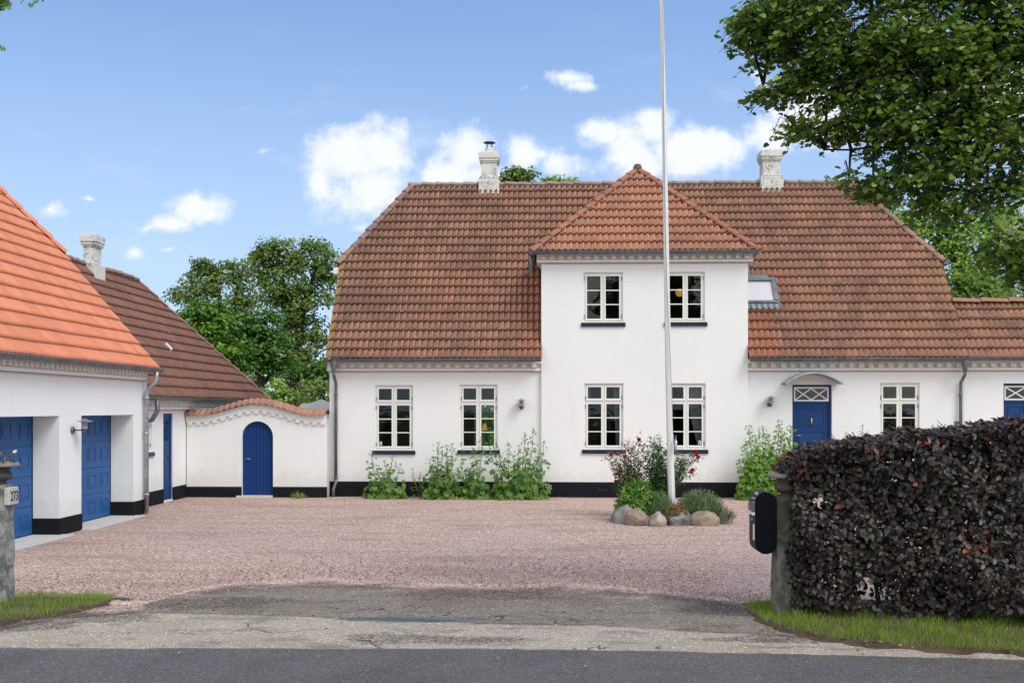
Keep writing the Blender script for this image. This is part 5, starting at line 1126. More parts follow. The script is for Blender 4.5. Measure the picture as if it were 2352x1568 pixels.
p = atY(1198, 934, Yh); wall_lamp((p.x, Yh, p.z), (0,-1,0), .17, 'louvred wall lamp between the yellow lit window and the tower bay'); p = atY(1767, 928, Yh); wall_lamp((p.x, Yh, p.z), (0,-1,0), .17, 'louvred wall lamp beside the arched canopy of the front door')
# ================================================================== PLANTS
M['holly'] = m_leaf('hollyhock_leaf', (.045,.12,.012), (.17,.32,.04), (.42,.34,.06), .5, .35); M['holly2'] = m_leaf('bright_lobed_leaf', (.065,.17,.012), (.19,.36,.035), (.3,.3,.06), .5, .35)
def hollyhock(lb, stems, v_base, y, bw, dense, seed, mat='holly', lsz=.165, group='hollyhocks along the house wall', name='hollyhock', top=.45):
    """stems: list of (u_top, v_top); u of the base given by bw = (u0,u1)"""
    g = rs(seed); rnd = random.Random(seed); base = atY((bw[0]+bw[1])/2, v_base, y); t_ = thing(name, lb, 'plant', (base.x, y, 0), group)
    sm_ = MB(); P = []; N = []; T = []; S = []; TI = []; BP = []; BN = []; BT = []; BS = []
    for k, (u, v) in enumerate(stems):
        tp_ = atY(u, v, y-rnd.uniform(-.05,.12)); ub = bw[0]+(bw[1]-bw[0])*(.2+.6*rnd.random())*.6+.4*(u-bw[0])*.6 if False else (u*.55+((bw[0]+bw[1])/2)*.45)+rnd.uniform(-6,6)
        b0_ = atY(ub, v_base, y); pts = []
        for i in range(12):
            q = i/11; pts.append(Vector((b0_.x+(tp_.x-b0_.x)*q+.02*math.sin(q*7+k), b0_.y+(tp_.y-b0_.y)*q-.05*math.sin(q*3.1), tp_.z*q)))
        sm_.tube(pts, [.011*(1-.7*i/11) for i in range(12)], 6); H = tp_.z; nl = int(H*46*dense)
        for i in range(nl):
            q = rnd.random()**1.7; j = q*11; a_ = pts[int(j)].lerp(pts[min(11, int(j)+1)], j % 1); an = rnd.uniform(0, 6.28); ln = (.07+.19*(1-q)**1.2)*rnd.uniform(.6,1.2)
            d = Vector((math.cos(an), math.sin(an)*.8-.35, .25)); p = a_+d*ln; sz = lsz*(1.35-1.1*q)*rnd.uniform(.7,1.15)
            if p.y > 27.62: p.y = 27.6
            P.append(p); N.append((d.x*.7+rnd.gauss(0,.35), d.y*.7-.5+rnd.gauss(0,.3), .8)); T.append((d.x, d.y, -.5)); S.append(max(sz, .03)); TI.append(1.0 if q < .15 and rnd.random() < .07 else min(.84, max(0, rnd.gauss(.42, .22)+(.25 if q > .7 else 0))))
            if q < .8 and i % 3 == 0: sm_.tube([a_, a_+d*ln*.5+Vector((0,0,.02)), p], .003, 4, cap=False)
        for i in range(int(16*H)):
            q = 1-top*rnd.random()**1.3; j = q*11; a_ = pts[min(11, int(j))].lerp(pts[min(11, int(j)+1)], j % 1); an = rnd.uniform(0, 6.28); d = Vector((math.cos(an), math.sin(an), .5)); BP.append(a_+d*.02); BN.append(tuple(d)); BT.append((d.x, d.y, 1.0)); BS.append(rnd.uniform(.022,.045)); BP.append(a_+d*.015); BN.append((d.y, -d.x, .2)); BT.append((d.x, d.y, 1.0)); BS.append(rnd.uniform(.02,.04))
    sm_.build('stem', M['stemg'], t_, fix=False); leaves('foliage', M[mat], t_, 'lobed', P, N, T, S, TI)
    if BP: leaves('bud_spike', M['holly'], t_, 'ovate', BP, BN, BT, BS, g.rand(len(BP))*.8)['kind'] = 'stuff'
    return t_
ZU = lambda x: 705.6+x*.3252; ZV = lambda y: 764.4+y*.3252
def zs(l): return [(ZU(x), ZV(y)) for x, y in l]
hollyhock('low hollyhock clump furthest left, below the left window', zs([(455,835),(600,875),(655,930),(548,900),(500,960),(575,980)]), 1142, 27.25, (ZU(430),ZU(650)), 1.35, 1)
hollyhock('thin half dry hollyhock with a few small leaves', zs([(742,962),(795,978),(815,1010)]), 1142, 27.25, (ZU(800),ZU(840)), .5, 2, lsz=.07)
hollyhock('tall hollyhock clump just left of the yellow lit window', zs([(862,890),(915,765),(950,792),(985,790),(1030,785),(1000,900),(890,960)]), 1143, 27.2, (ZU(860),ZU(1060)), 1.15, 3)
hollyhock('sparse hollyhock clump directly below the yellow lit window', zs([(1090,832),(1170,815),(1130,945),(1240,735),(1200,880)]), 1143, 27.2, (ZU(1080),ZU(1260)), 1.0, 4)
hollyhock('largest hollyhock clump, at the left corner of the tower bay', zs([(1305,722),(1415,775),(1535,708),(1600,680),(1682,765),(1500,800),(1550,830),(1350,850),(1450,870),(1640,880)]), 1143, 27.15, (ZU(1300),ZU(1680)), 1.15, 5)
YU = lambda x: 1176+x*.2753; YV = lambda y: 823.2+y*.2753
hollyhock('bright green bushy clump between the tower bay and the front door', [(YU(x),YV(y)) for x, y in ((1972,562),(2085,572),(2225,515),(2328,560),(1942,722),(1895,848),(2030,640),(2140,640),(2270,660),(2300,760),(2060,760),(2180,740),(1980,820),(2240,800),(2120,820),(2010,900),(2290,900))], 1142, 27.1, (1700,1816), 2.3, 6, mat='holly2', lsz=.20, name='bushy_mallow', top=.3)
QU = lambda x: 1675.8+x*.2877; QV = lambda y: 882+y*.2877
hollyhock('hollyhock tips showing above the hedge beside the front door', [(QU(x),QV(y)) for x, y in ((920,388),(980,395),(1055,328),(1112,405),(1190,455),(1000,480),(1080,470))], 1142, 27.2, (1945,2015), 1.3, 7)
hollyhock('pale plant tips showing above the hedge under the right window', [(QU(x),QV(y)) for x, y in ((1620,328),(1660,322),(1710,330),(1690,350))], 1142, 27.2, (2140,2170), 1.2, 8)
# bed plants
VU = lambda x: (2300+x/3.485)*.588; VV = lambda y: (1650+y/3.485)*.588
def rose(lb, tips, base_u, y, fl, seed, mats, nleaf):
    rnd = random.Random(seed); g = rs(seed); b0_ = atY(base_u, 1165, y); t_ = thing('rose_bush', lb, 'rose bush', (b0_.x, y, .1), 'red roses in the flower bed'); sm_ = MB(); L = {m: [] for m in mats}
    for k, (x, yy, w_) in enumerate(tips):
        tp_ = atY(VU(x), VV(yy), y+rnd.uniform(-.2,.2)); st_ = Vector((b0_.x+rnd.uniform(-.12,.12), y+rnd.uniform(-.1,.1), .12)); mid = st_.lerp(tp_, .55)+Vector((-(tp_.x-st_.x)*.22, 0, .15)); pts = []
        for i in range(9): q = i/8; pts.append(st_*(1-q)**2+mid*2*q*(1-q)+tp_*q*q)
        sm_.tube(pts, [.010*(1-.75*i/8) for i in range(9)], 5); mt_ = mats[w_]
        for i in range(int(nleaf*(.6+.8*(tp_-st_).length))):
            q = .25+.75*rnd.random()**.8; j = q*8; a_ = pts[min(8, int(j))].lerp(pts[min(8, int(j)+1)], j % 1); d = Vector((rnd.gauss(0,1), rnd.gauss(0,1), rnd.gauss(0,.7))).normalized(); p0 = a_+d*rnd.uniform(.02,.15)
            for z_ in range(3): L[mt_].append((p0+Vector((rnd.gauss(0,.018), rnd.gauss(0,.018), rnd.gauss(0,.018))), (rnd.gauss(0,.6), rnd.gauss(-.4,.5), 1), (d.x+rnd.gauss(0,.4), d.y+rnd.gauss(0,.4), rnd.gauss(-.2,.3)), rnd.uniform(.03,.055), rnd.random()))
    sm_.build('stem', M['twig'], t_, fix=False)
    for m, l in L.items():
        if l: leaves('foliage', M[m], t_, 'ovate', [a[0] for a in l], [a[1] for a in l], [a[2] for a in l], [a[3] for a in l], [a[4] for a in l])
    for (x, yy) in fl:
        c = atY(VU(x), VV(yy), y-.12); n = 26; dd = rdir(g, n); dd[:, 2] = np.abs(dd[:, 2])*.8
        leaves('flower', M['rosered'], t_, 'heart', np.array(c)+dd*.018*g.uniform(.3,1.3,(n,1)), dd+g.normal(0,.3,(n,3)), rdir(g, n), g.uniform(.035,.055,n), g.rand(n))
M['rosered'] = m_leaf('rose_petal', (.30,.004,.01), (.52,.01,.02), None, .55, .25); M['roseg'] = m_leaf('rose_leaf', (.03,.085,.018), (.10,.19,.045), None, .5, .3); M['roseb'] = m_leaf('reddish_rose_leaf', (.07,.08,.022), (.17,.17,.05), (.34,.16,.05), .5, .3); M['rosed'] = m_leaf('dark_rose_leaf', (.03,.08,.02), (.09,.17,.045), None, .5, .3)
rose('sprawling rose bush left of the flagpole with reddish leaves and several red blooms', [(685,225,0),(540,260,0),(620,300,0),(740,320,0),(210,450,0),(300,440,0),(390,420,0),(480,440,0),(560,330,0),(350,560,0),(700,470,0),(330,620,1),(420,640,1),(480,500,1),(560,560,1),(640,600,1),(720,600,1),(360,720,1),(450,750,1),(380,830,1),(560,720,1),(680,740,1),(500,640,1),(440,840,1),(600,660,1),(750,650,1),(640,760,1)], VU(600), 22.7, [(685,228),(385,422),(300,447),(490,458),(435,645),(375,705),(370,800)], 1, ['roseb','roseg'], 34)
rose('upright dark rose bush directly behind the flagpole with red blooms at its right', [(885,170,1),(940,230,1),(830,270,1),(975,300,1),(800,420,0),(880,380,0),(960,400,0),(1040,420,0),(1020,370,1),(780,500,0),(850,560,0),(940,560,0),(1040,560,0),(1250,400,0),(1300,450,0),(1440,400,0),(1480,470,0),(1380,540,0),(1320,600,0),(1260,540,0),(1400,660,0),(1290,720,0),(1240,650,0),(1220,760,0),(860,700,0),(960,720,0),(1040,700,0),(800,650,0),(900,820,0),(1000,800,0),(820,780,0),(1060,640,0)], VU(970), 22.75, [(1435,395),(1462,432),(1488,472),(1395,672),(1415,638)], 2, ['rosed','roseg'], 46)
def mound(name, lb, cat, c, rx, ry, rz, n, mat, kind, sz, seed, up=.3, shell=.55, spikes=None):
    g = rs(seed); d = rdir(g, n); d[:, 2] = np.abs(d[:, 2]); r = shell+(1-shell)*g.rand(n, 1)**.5; P = np.array(c)+d*r*np.array([rx, ry, rz])*(1+.12*np.sin(d[:, :1]*9+seed)*np.cos(d[:, 1:2]*7))
    N = d+g.normal(0,.6,(n,3)); T = d+np.array([0,0,up])+g.normal(0,.35,(n,3)); t_ = thing(name, lb, cat, tuple(c)); leaves('foliage', M[mat], t_, kind, P, N, T, g.uniform(sz[0], sz[1], n), g.rand(n))
    if spikes:
        ns, L, sm_ = spikes; d = rdir(g, ns); d[:, 2] = np.abs(d[:, 2])+.35; d = norm(d); P = np.array(c)+d*np.array([rx, ry, rz])*.75; T = d*np.array([.7,.7,1])+g.normal(0,.12,(ns,3)); leaves('flower_stalk', M['lav_stem'], t_, 'blade', P, g.normal(size=(ns,3)), T, g.uniform(L*.7, L*1.1, ns), g.rand(ns))['kind'] = 'stuff'
        e = P+norm(T)*(g.uniform(L*.65, L, (ns,1))); leaves('flower_spike', M['lav'], t_, 'rhomb', e, g.normal(size=(ns,3)), T, g.uniform(.02,.04,ns), g.rand(ns))['kind'] = 'stuff'
    tw = MB(); rnd = random.Random(seed)
    for i in range(10): q = Vector((rnd.uniform(-.7,.7)*rx, rnd.uniform(-.7,.7)*ry, rz*.75)); tw.tube([Vector(c)+Vector((0,0,-.02)), Vector(c)+q*.5+Vector((0,0,.03)), Vector(c)+q], [.009,.006,.003], 5)
    tw.build('stem', M['twig'], t_, fix=False); return t_
M['peony'] = m_leaf('glossy_green_leaf', (.045,.14,.015), (.20,.37,.05), (.36,.42,.09), .35, .3); M['lavf'] = m_leaf('lavender_leaf', (.08,.16,.04), (.20,.31,.11), None, .7, .25); M['lav'] = m_leaf('lavender_flower', (.15,.14,.19), (.24,.22,.27), None, .8, .2); M['lav_stem'] = m_leaf('lavender_stalk', (.10,.15,.06), (.2,.25,.13), None, .7, .2); M['jun'] = m_leaf('brown_juniper_leaf', (.16,.09,.035), (.34,.20,.08), (.10,.10,.03), .8, .2)
def bp(u, v, y): p = atY(u, v, y); return (p.x, y, p.z)
def mpx(u, y, z0, w_, dep, h): p = atY(u, 1100, y); return (p.x, y, z0), w_, dep, h
c, a, d_, h = mpx(1464, 21.85, .15, .38, .34, .60); mound('leafy_bush', 'glossy bright green bush in the left front of the bed', 'bush', c, a, d_, h, 2300, 'peony', 'long', (.10,.19), 11, .1, .45)
c, a, d_, h = mpx(1512, 21.75, .12, .30, .34, .44); mound('lavender', 'soft green lavender just left of the flagpole', 'lavender', c, a, d_, h, 3000, 'lavf', 'blade', (.08,.16), 12, .9, .3, (60,.12,0))
c, a, d_, h = mpx(1608, 21.75, .10, .49, .42, .47); mound('lavender', 'wide lavender clump with dusky purple flower spikes right of the flagpole', 'lavender', c, a, d_, h, 5200, 'lavf', 'blade', (.08,.17), 13, .9, .3, (260,.20,0))
c, a, d_, h = mpx(1556, 21.15, .16, .22, .16, .25); mound('dried_juniper', 'brown dried out juniper in front of the flagpole foot', 'bush', c, a, d_, h, 1500, 'jun', 'ovate', (.02,.045), 14, .3, .4)
c, a, d_, h = mpx(1672, 21.3, .10, .16, .14, .20); mound('creeping_conifer', 'small dark green sprig spilling over the right end boulder', 'plant', c, a, d_, h, 420, 'rosed', 'blade', (.05,.10), 15, .4, .3)
c, a, d_, h = mpx(685, 27.1, .0, .20, .12, .10); mound('grass_tuft', 'yellow green grass tuft at the foot of the garden wall', 'grass tuft', c, a, d_, h, 160, 'grass', 'blade', (.08,.16), 16, .9, .2)
g = rs(77); n = 34; 
for u, v, lb in ((1642,1242,'tiny green weed in the gravel just below the boulder ring'), (438,1362,'yellow green weed where the gravel meets the dark asphalt on the left'), (640,1350,'tiny weed at the top edge of the dark asphalt crossing'), (1180,1216,'tiny weed alone in the middle of the pink gravel yard'), (1740,1432,'leafy green weed at the foot of the right granite post')):
    p = gnd(u, v); q = rdir(g, 14); q[:, 2] = np.abs(q[:, 2])*.6; tag(leaves('weed', M['grass'], None, 'ovate', np.array(p)+q*.02+np.array([0,0,.03]), q, q, g.uniform(.03,.06,14), g.rand(14)), lb, 'weed')
# ================================================================== HEDGE
def m_hedge():
    m = m_leaf('copper_beech_leaf', (.016,.007,.010), (.090,.088,.066), (.18,.05,.025), .42, .10, .38); cr = [n for n in m.node_tree.nodes if n.type == 'VALTORGB'][0].color_ramp
    for q, c in ((.25, (.036,.018,.022)), (.42, (.030,.040,.024)), (.6, (.070,.048,.042)), (.75, (.052,.078,.040))): x = cr.elements.new(q); x.color = (*c, 1)
    return m
    m_leaf('copper_beech_leaf', (.010,.007,.009), (.085,.088,.070), (.16,.045,.025), .38, .10, .5)
M['hedge'] = m_hedge()
hg_ = thing('hedge', 'dark purple clipped copper beech hedge right of the driveway', 'hedge', (5, 11.5, 0))
HT = [(2.3,1.52),(2.62,1.63),(2.74,1.75),(2.85,1.83),(3.3,1.90),(3.62,1.94),(3.75,2.02),(4.1,1.99),(4.4,2.05),(4.8,2.12),(5.2,2.18),(8,2.3)]
hx0, hx1 = atY(1822,1200,11.5).x, 8.2; yf = lambda X: 11.52-.28*np.clip(X-2.5, 0, 2.2)
def hedge_pts(n, seed, mode):
    g = rs(seed); X = hx0+(hx1-hx0)*g.rand(n); Zt = interp(HT, X); lo = .16+.05*np.sin(X*3)
    if mode == 'front': Z = lo+(Zt-lo)*g.rand(n); dpt = g.rand(n)**1.4*.34; Y = yf(X)+dpt; O = np.stack([g.normal(0,.35,n), -np.ones(n), g.normal(.25,.35,n)], -1)
    elif mode == 'back': Z = lo+(Zt-lo)*g.rand(n); Y = yf(X)+.85-g.rand(n)**1.4*.3; O = np.stack([g.normal(0,.4,n), np.ones(n), g.normal(.2,.4,n)], -1)
    elif mode == 'top': Z = Zt-g.rand(n)**1.5*.18+.02; Y = yf(X)+.85*g.rand(n); O = np.stack([g.normal(0,.4,n), -.3+g.normal(0,.4,n), np.ones(n)], -1)
    elif mode == 'core': Z = lo+(Zt-lo)*g.rand(n); Y = yf(X)+.25+.4*g.rand(n); O = rdir(g, n)
    else: X = hx0+g.rand(n)**1.4*.25; Zt = interp(HT, X); Z = lo[0]+(Zt-lo[0])*g.rand(n); Y = yf(X)+.8*g.rand(n); O = np.stack([-np.ones(n), g.normal(-.3,.4,n), g.normal(.2,.35,n)], -1)
    b = .055*np.sin(X*4.1+Z*3)+.045*np.sin(Z*6.3+X*2.2+1)+.03*np.sin(X*11+Z*8)
    if mode == 'front': pk = np.sin(X*17+2*np.sin(Z*9))*np.sin(Z*19+2*np.sin(X*7+1)); Y = Y-b+.16*np.clip(pk-.25, 0, 1)
    if mode == 'end': X = X+b*.9
    Y = Y; r = np.clip(1-Z/.5, 0, 1)*.10 if mode in ('front',) else 0; Y = Y+r
    if mode == 'end': X = X+np.clip(.4-Z, 0, .4)*.25
    keep = np.ones(n, bool)
    hl = [(2.83,1.26,.10),(2.86,1.02,.05),(3.06,.62,.07),(3.02,.36,.05),(3.35,.34,.12),(3.5,.28,.10),(3.22,.55,.05),(2.95,.85,.04),(3.7,.95,.04),(3.25,.95,.05),(4.05,.5,.05),(3.15,1.35,.04)]
    for (a, z, r_) in hl:
        # gaps that run through the hedge towards the yard
        keep &= ~((((X-a-(Y-11.4)*.25)**2+((Z-z)*1.2)**2) < r_**2) & (g.rand(n) < .97))
    thin = (X < 3.9) & (Z < .55) & (g.rand(n) < .45); keep &= ~thin
    P = np.stack([X, Y, Z], -1)[keep]; O = O[keep]; m = len(P); T = O*.35+np.stack([g.normal(0,.8,m), g.normal(0,.3,m), g.normal(-.55,.5,m)], -1)
    return P, O+g.normal(0,.42,(m,3)), T, g.uniform(.042,.080,m), np.clip(g.beta(2,2.6,m)*.85+(g.rand(m) < .03)*.6, 0, 1)
parts = [hedge_pts(27000, 1, 'front'), hedge_pts(12500, 2, 'back'), hedge_pts(9500, 3, 'top'), hedge_pts(4200, 5, 'end'), hedge_pts(16000, 6, 'core')]
P, N, T, S, TI = [np.concatenate([p[i] for p in parts]) for i in range(5)]
gz = rs(9); redm = (((P[:,0]-atY(2240,900,11).x)**2+((P[:,2]-atY(2240,1255,11).z))**2 < .014) & (gz.rand(len(P)) < .55)); TI = np.where(redm, 1.0, TI)
topm = (P[:,2] > interp(HT, P[:,0])-.10) & (gz.rand(len(P)) < .16); TI = np.where(topm, .93+.07*gz.rand(len(P)), TI)
leaves('foliage', M['hedge'], hg_, 'ovate', P, N, T, S, TI)
tw = MB(); rnd = random.Random(4)
for i in range(26):
    x = hx0+.12+i*(hx1-hx0-.2)/26+rnd.uniform(-.05,.05); y = float(yf(x))+.42; h = float(interp(HT, x)); tw.tube([(x,y,-.02),(x+rnd.uniform(-.08,.08),y+rnd.uniform(-.06,.06),.5),(x+rnd.uniform(-.15,.15),y+rnd.uniform(-.1,.1),h-.15)], [.03,.022,.008], 6)
    for k in range(9):
        z = rnd.uniform(.25, h-.15); d = Vector((rnd.uniform(-1,1), rnd.uniform(-1,.7), rnd.uniform(.1,.9))).normalized(); tw.tube([(x,y,z), Vector((x,y,z))+d*.2, Vector((x,y,z))+d*.42+Vector((0,0,.05))], [.009,.006,.003], 4)
for i in range(30):
    x = rnd.uniform(hx0, 5.5); h = float(interp(HT, x)); y = float(yf(x))+rnd.uniform(.0,.7); tw.tube([(x,y,h-.15),(x+rnd.uniform(-.06,.06),y,h+.01),(x+rnd.uniform(-.1,.1),y,h+rnd.uniform(.03,.09))], [.004,.003,.002], 4)
tw.build('stem', M['barkd'], hg_, fix=False)
# ================================================================== TREES
def crown(lobes, D, dens, lsz, seed, flat=.6, ysq=.8, cr=.45, per=62, inner=.32, upn=.8):
    """lobes (u,v,ru,rv) read at distance D; real ellipsoids filled with leaf clusters"""
    g = rs(seed); out = []; cen = []
    for (u, v, ru, rv) in lobes:
        c = np.array(atY(u, v, D)); rx, rz = ru*D/2500, rv*D/2500; ry = ysq*(rx+rz)/2; c[1] += g.uniform(-.35,.35)*ry
        area = 4*3.14*((rx*ry)**1.6/3+(rx*rz)**1.6/3+(ry*rz)**1.6/3)**(1/1.6); nc = max(5, int(area*dens)); d = rdir(g, nc)
        r = np.where(g.rand(nc) < inner, g.uniform(.2,.75,nc), g.uniform(.78,1.08,nc))[:, None]; C = c+d*r*np.array([rx, ry, rz]); cen.append((C, c))
        for q in range(nc):
            k = max(6, int(per*g.uniform(.5,1.3))); e = rdir(g, k)*(g.rand(k,1)**.45)*np.array([cr, cr, cr*flat])*g.uniform(1.0,1.6); out.append((C[q]+e, e*.8+d[q]*.6+np.array([0,-.1,upn]), g.rand()))
    print('CROWN', len(out)); P = np.concatenate([o[0] for o in out]); N = np.concatenate([o[1] for o in out]); ti = np.concatenate([np.clip(np.full(len(o[0]), o[2]*.55)+g.rand(len(o[0]))*.45, 0, 1) for o in out]); n = len(P)
    N = norm(N)+g.normal(0,.45,(n,3)); T = g.normal(size=(n,3))+np.array([0,0,-.5]); return P, N, T, g.uniform(lsz*.7, lsz*1.25, n), ti, cen
def tree(name, lb, cat, lobes, D, trunk, mat, dens=1.6, lsz=.15, seed=1, group=None, bark='barkd', tr=.28, kind='rhomb', **kw):
    """trunk: list of (u,v) lists, one per stem, from the ground up"""
    p0 = atY(trunk[0], 900, D); t_ = thing(name, lb, cat, (p0.x, D, 0), group); P, N, T, S, ti, cen = crown(lobes, D, dens, lsz, seed, **kw)
    leaves('crown', M[mat], t_, kind, P, N, T, S, ti); tb = MB(); rnd = random.Random(seed); tops = []
    for si, st in enumerate(trunk[1:]):
        pts = [Vector((p0.x+.2*si, D, -.1))]+[atY(u, v, D+.1*si) for u, v in st]; tb.tube(pts, [tr*(1-.75*i/len(pts)) for i in range(len(pts))], 9); tops.append(pts)
    for C, c in cen:
        sel = C[rnd.sample(range(len(C)), min(len(C), 5))]; c = Vector(c)
        best = min((q for pts in tops for q in pts[1:]), key=lambda q: (q-c).length+max(0, q.z-c.z)*1.5); m_ = best.lerp(c, .5)+Vector((0,0,.25)); tb.tube([best, m_, c], [tr*.32, tr*.22, tr*.12], 6)
        for q in sel: q = Vector(q); tb.tube([c, c.lerp(q, .5)+Vector((0,0,.1)), q], [tr*.11, tr*.07, tr*.03], 4)
    tb.build('trunk', M[bark], t_, fix=False); return t_
M['maple'] = m_leaf('maple_leaf', (.095,.165,.028), (.26,.36,.07), (.36,.33,.09), .5, .45); M['chest'] = m_leaf('fresh_green_leaf', (.085,.20,.018), (.24,.42,.05), None, .45, .42); M['dkg'] = m_leaf('deep_green_leaf', (.06,.155,.022), (.17,.32,.055), None, .5, .42); M['olive'] = m_leaf('shrub_leaf', (.16,.22,.04), (.36,.44,.10), (.26,.16,.07), .55, .45); M['will'] = m_leaf('willow_leaf', (.27,.34,.05), (.50,.58,.14), None, .5, .4); M['robin'] = m_leaf('light_green_leaf', (.17,.31,.035), (.42,.57,.11), None, .5, .35)
KU = lambda x: 382.2+x*.2813; KV = lambda y: 499.8+y*.2813
def kl(l): return [(KU(a), KV(b), c*.2813, d*.2813) for a, b, c, d in l]
tree('maple_tree', 'tallest dark maple behind the garden wall, reaching up beside the house roof', 'tree', kl([(900,225,130,75),(820,260,80,60),(980,300,120,90),(1150,240,70,60),(1270,235,100,65),(1350,330,90,80),(730,330,70,50),(860,410,110,80),(760,460,80,60),(1080,420,130,110),(1240,400,120,100),(950,560,140,110),(820,560,90,70),(1130,580,120,100),(1300,520,100,90),(960,700,150,90),(820,690,100,60),(1120,730,110,80),(1300,660,90,80),(1060,850,110,80),(1210,850,80,60),(1210,980,80,50),(1140,1100,90,50),(1000,950,120,80),(1080,1000,110,80),(980,1080,90,70),(1100,1150,100,60),(1040,1230,110,60),(1180,1230,80,50),(930,850,90,70),(1290,1010,60,50),(1150,1200,80,40),(1040,1180,50,60)]), 48, [KU(1035), [(KU(1020),KV(1300)),(KU(1005),KV(1000)),(KU(985),KV(700)),(KU(930),KV(420))], [(KU(1060),KV(1300)),(KU(1075),KV(1000)),(KU(1130),KV(700)),(KU(1220),KV(420))]], 'maple', dens=2.6, lsz=.155, seed=1, group='broadleaf trees behind the garden wall', tr=.22)
tree('maple_tree', 'looser olive green maple left of the tallest one', 'tree', kl([(330,370,80,50),(270,430,70,60),(420,420,80,60),(330,520,130,90),(210,520,60,50),(90,630,45,35),(170,660,90,50),(260,640,110,70),(560,385,80,35),(640,440,70,50),(560,500,60,50),(450,590,90,80),(630,590,80,70),(560,680,90,60),(690,650,50,60),(600,780,70,50),(660,720,50,60),(500,760,80,60),(640,800,70,60),(700,860,60,60)]), 52, [KU(440), [(KU(440),KV(1100)),(KU(440),KV(850)),(KU(430),KV(650)),(KU(360),KV(480))], [(KU(520),KV(900)),(KU(560),KV(700)),(KU(600),KV(500))]], 'maple', dens=2.1, lsz=.155, seed=2, group='broadleaf trees behind the garden wall', tr=.2)
tree('chestnut_tree', 'rounded fresh green tree rising behind the brown roof', 'tree', kl([(340,760,130,70),(430,790,110,80),(200,800,110,70),(90,820,80,60),(300,880,190,110),(460,900,110,100),(180,940,120,80),(400,1010,140,100),(520,1020,100,100),(450,1120,120,80),(280,1010,120,90)]), 42, [KU(330), [(KU(330),KV(1300)),(KU(320),KV(1100)),(KU(320),KV(900))]], 'chest', dens=2.6, lsz=.165, seed=3, group='broadleaf trees behind the garden wall', upn=1.2, flat=.45, inner=.35)
tree('young_maple_tree', 'deep green lower tree between the fresh green tree and the tall maple', 'tree', kl([(620,850,60,50),(590,930,80,60),(830,830,50,40),(740,900,90,60),(860,930,80,70),(660,1000,100,80),(800,1020,120,90),(930,1040,60,50),(720,1120,150,90),(890,1150,120,80),(960,1230,80,60),(620,1180,110,80),(780,1230,150,70),(540,1120,80,80)]), 43, [KU(760), [(KU(760),KV(1400)),(KU(760),KV(1150)),(KU(770),KV(950))]], 'dkg', dens=2.5, lsz=.165, seed=4, group='broadleaf trees behind the garden wall', upn=1.1, flat=.5, inner=.35)
tree('young_maple_tree', 'small green tree close against the house corner below the tall maple', 'tree', kl([(1260,1220,90,70),(1180,1250,60,40),(1290,1300,70,60),(1230,1310,80,50)]), 44, [KU(1260), [(KU(1260),KV(1400)),(KU(1260),KV(1250))]], 'dkg', dens=2.4, lsz=.18, seed=5, group='broadleaf trees behind the garden wall', tr=.15)
for i, (l, lb) in enumerate((([(640,1300,60,40),(700,1370,90,60),(620,1400,90,60),(780,1430,80,80),(560,1440,90,60),(700,1480,90,60)], 'olive green shrub just right of the brown roof corner'), ([(870,1390,80,60),(940,1370,60,50),(960,1440,100,80),(880,1480,90,70)], 'bright leafy shrub showing over the middle of the garden wall'), ([(1090,1400,90,60),(1200,1380,90,60),(1290,1370,60,60),(1150,1460,110,80),(1270,1450,90,80)], 'dull olive shrub beside the house corner above the back garden wall'))):
    tree('garden_shrub', lb, 'shrub', kl(l), 38+i*.6, [KU(l[2][0]), [(KU(l[2][0]),KV(1500)),(KU(l[2][0]),KV(1420))]], ('olive','robin','olive')[i], dens=4.2, lsz=.12, seed=10+i, group='shrubs behind the garden wall', tr=.08, cr=.28, per=24, kind='ovate')
tree('garden_tree', 'leafy tree top peeping over the ridge right of the cowled chimney', 'tree', [(1172,400,16,14),(1165,420,22,18),(1195,412,18,12),(1214,406,10,9),(1210,424,18,14),(1185,450,50,30),(1195,500,80,50)], 40, [1185, [(1185,700),(1180,480)]], 'maple', dens=2.8, lsz=.13, seed=20, group='trees behind the main house', tr=.2, cr=.28)
tree('garden_tree', 'lower leafy tree top peeping over the ridge left of the tower gable', 'tree', [(1288,418,26,9),(1262,424,16,9),(1312,424,16,9),(1290,450,50,22),(1290,490,70,40)], 41, [1290, [(1290,700),(1290,480)]], 'robin', dens=2.8, lsz=.13, seed=21, group='trees behind the main house', tr=.2, cr=.26)
RU = lambda x: 1675.8+x*.2877; RV = lambda y: 529+y*.2877
def rl(l): return [(RU(a), RV(b), c*.2877, d*.2877) for a, b, c, d in l]
tree('ash_tree', 'dark leafy tree top right behind the end of the roof ridge', 'tree', [(2020,468,30,14),(2045,476,24,20),(2010,500,60,30),(2060,520,50,40)], 44, [2030, [(2030,800),(2030,520)]], 'dkg', dens=2.4, lsz=.15, seed=30, group='trees beyond the right wing')
tree('ash_tree', 'bright green feathery tree beyond the sloping right roof edge', 'tree', rl([(1560,20,110,70),(1700,30,120,80),(1650,130,120,80),(1800,130,130,90),(1780,270,130,100),(1870,380,120,90),(1800,440,110,90),(1900,520,120,90),(1820,560,120,80),(2030,520,120,80),(2000,380,100,90),(1960,240,110,90),(1900,80,120,90),(1480,-110,120,80),(1650,-120,140,90),(1820,-90,140,100),(1380,-60,70,60)]), 42, [RU(1850), [(RU(1850),RV(900)),(RU(1850),RV(500)),(RU(1830),RV(250))]], 'robin', dens=2.4, lsz=.155, seed=31, group='trees beyond the right wing', inner=.4)
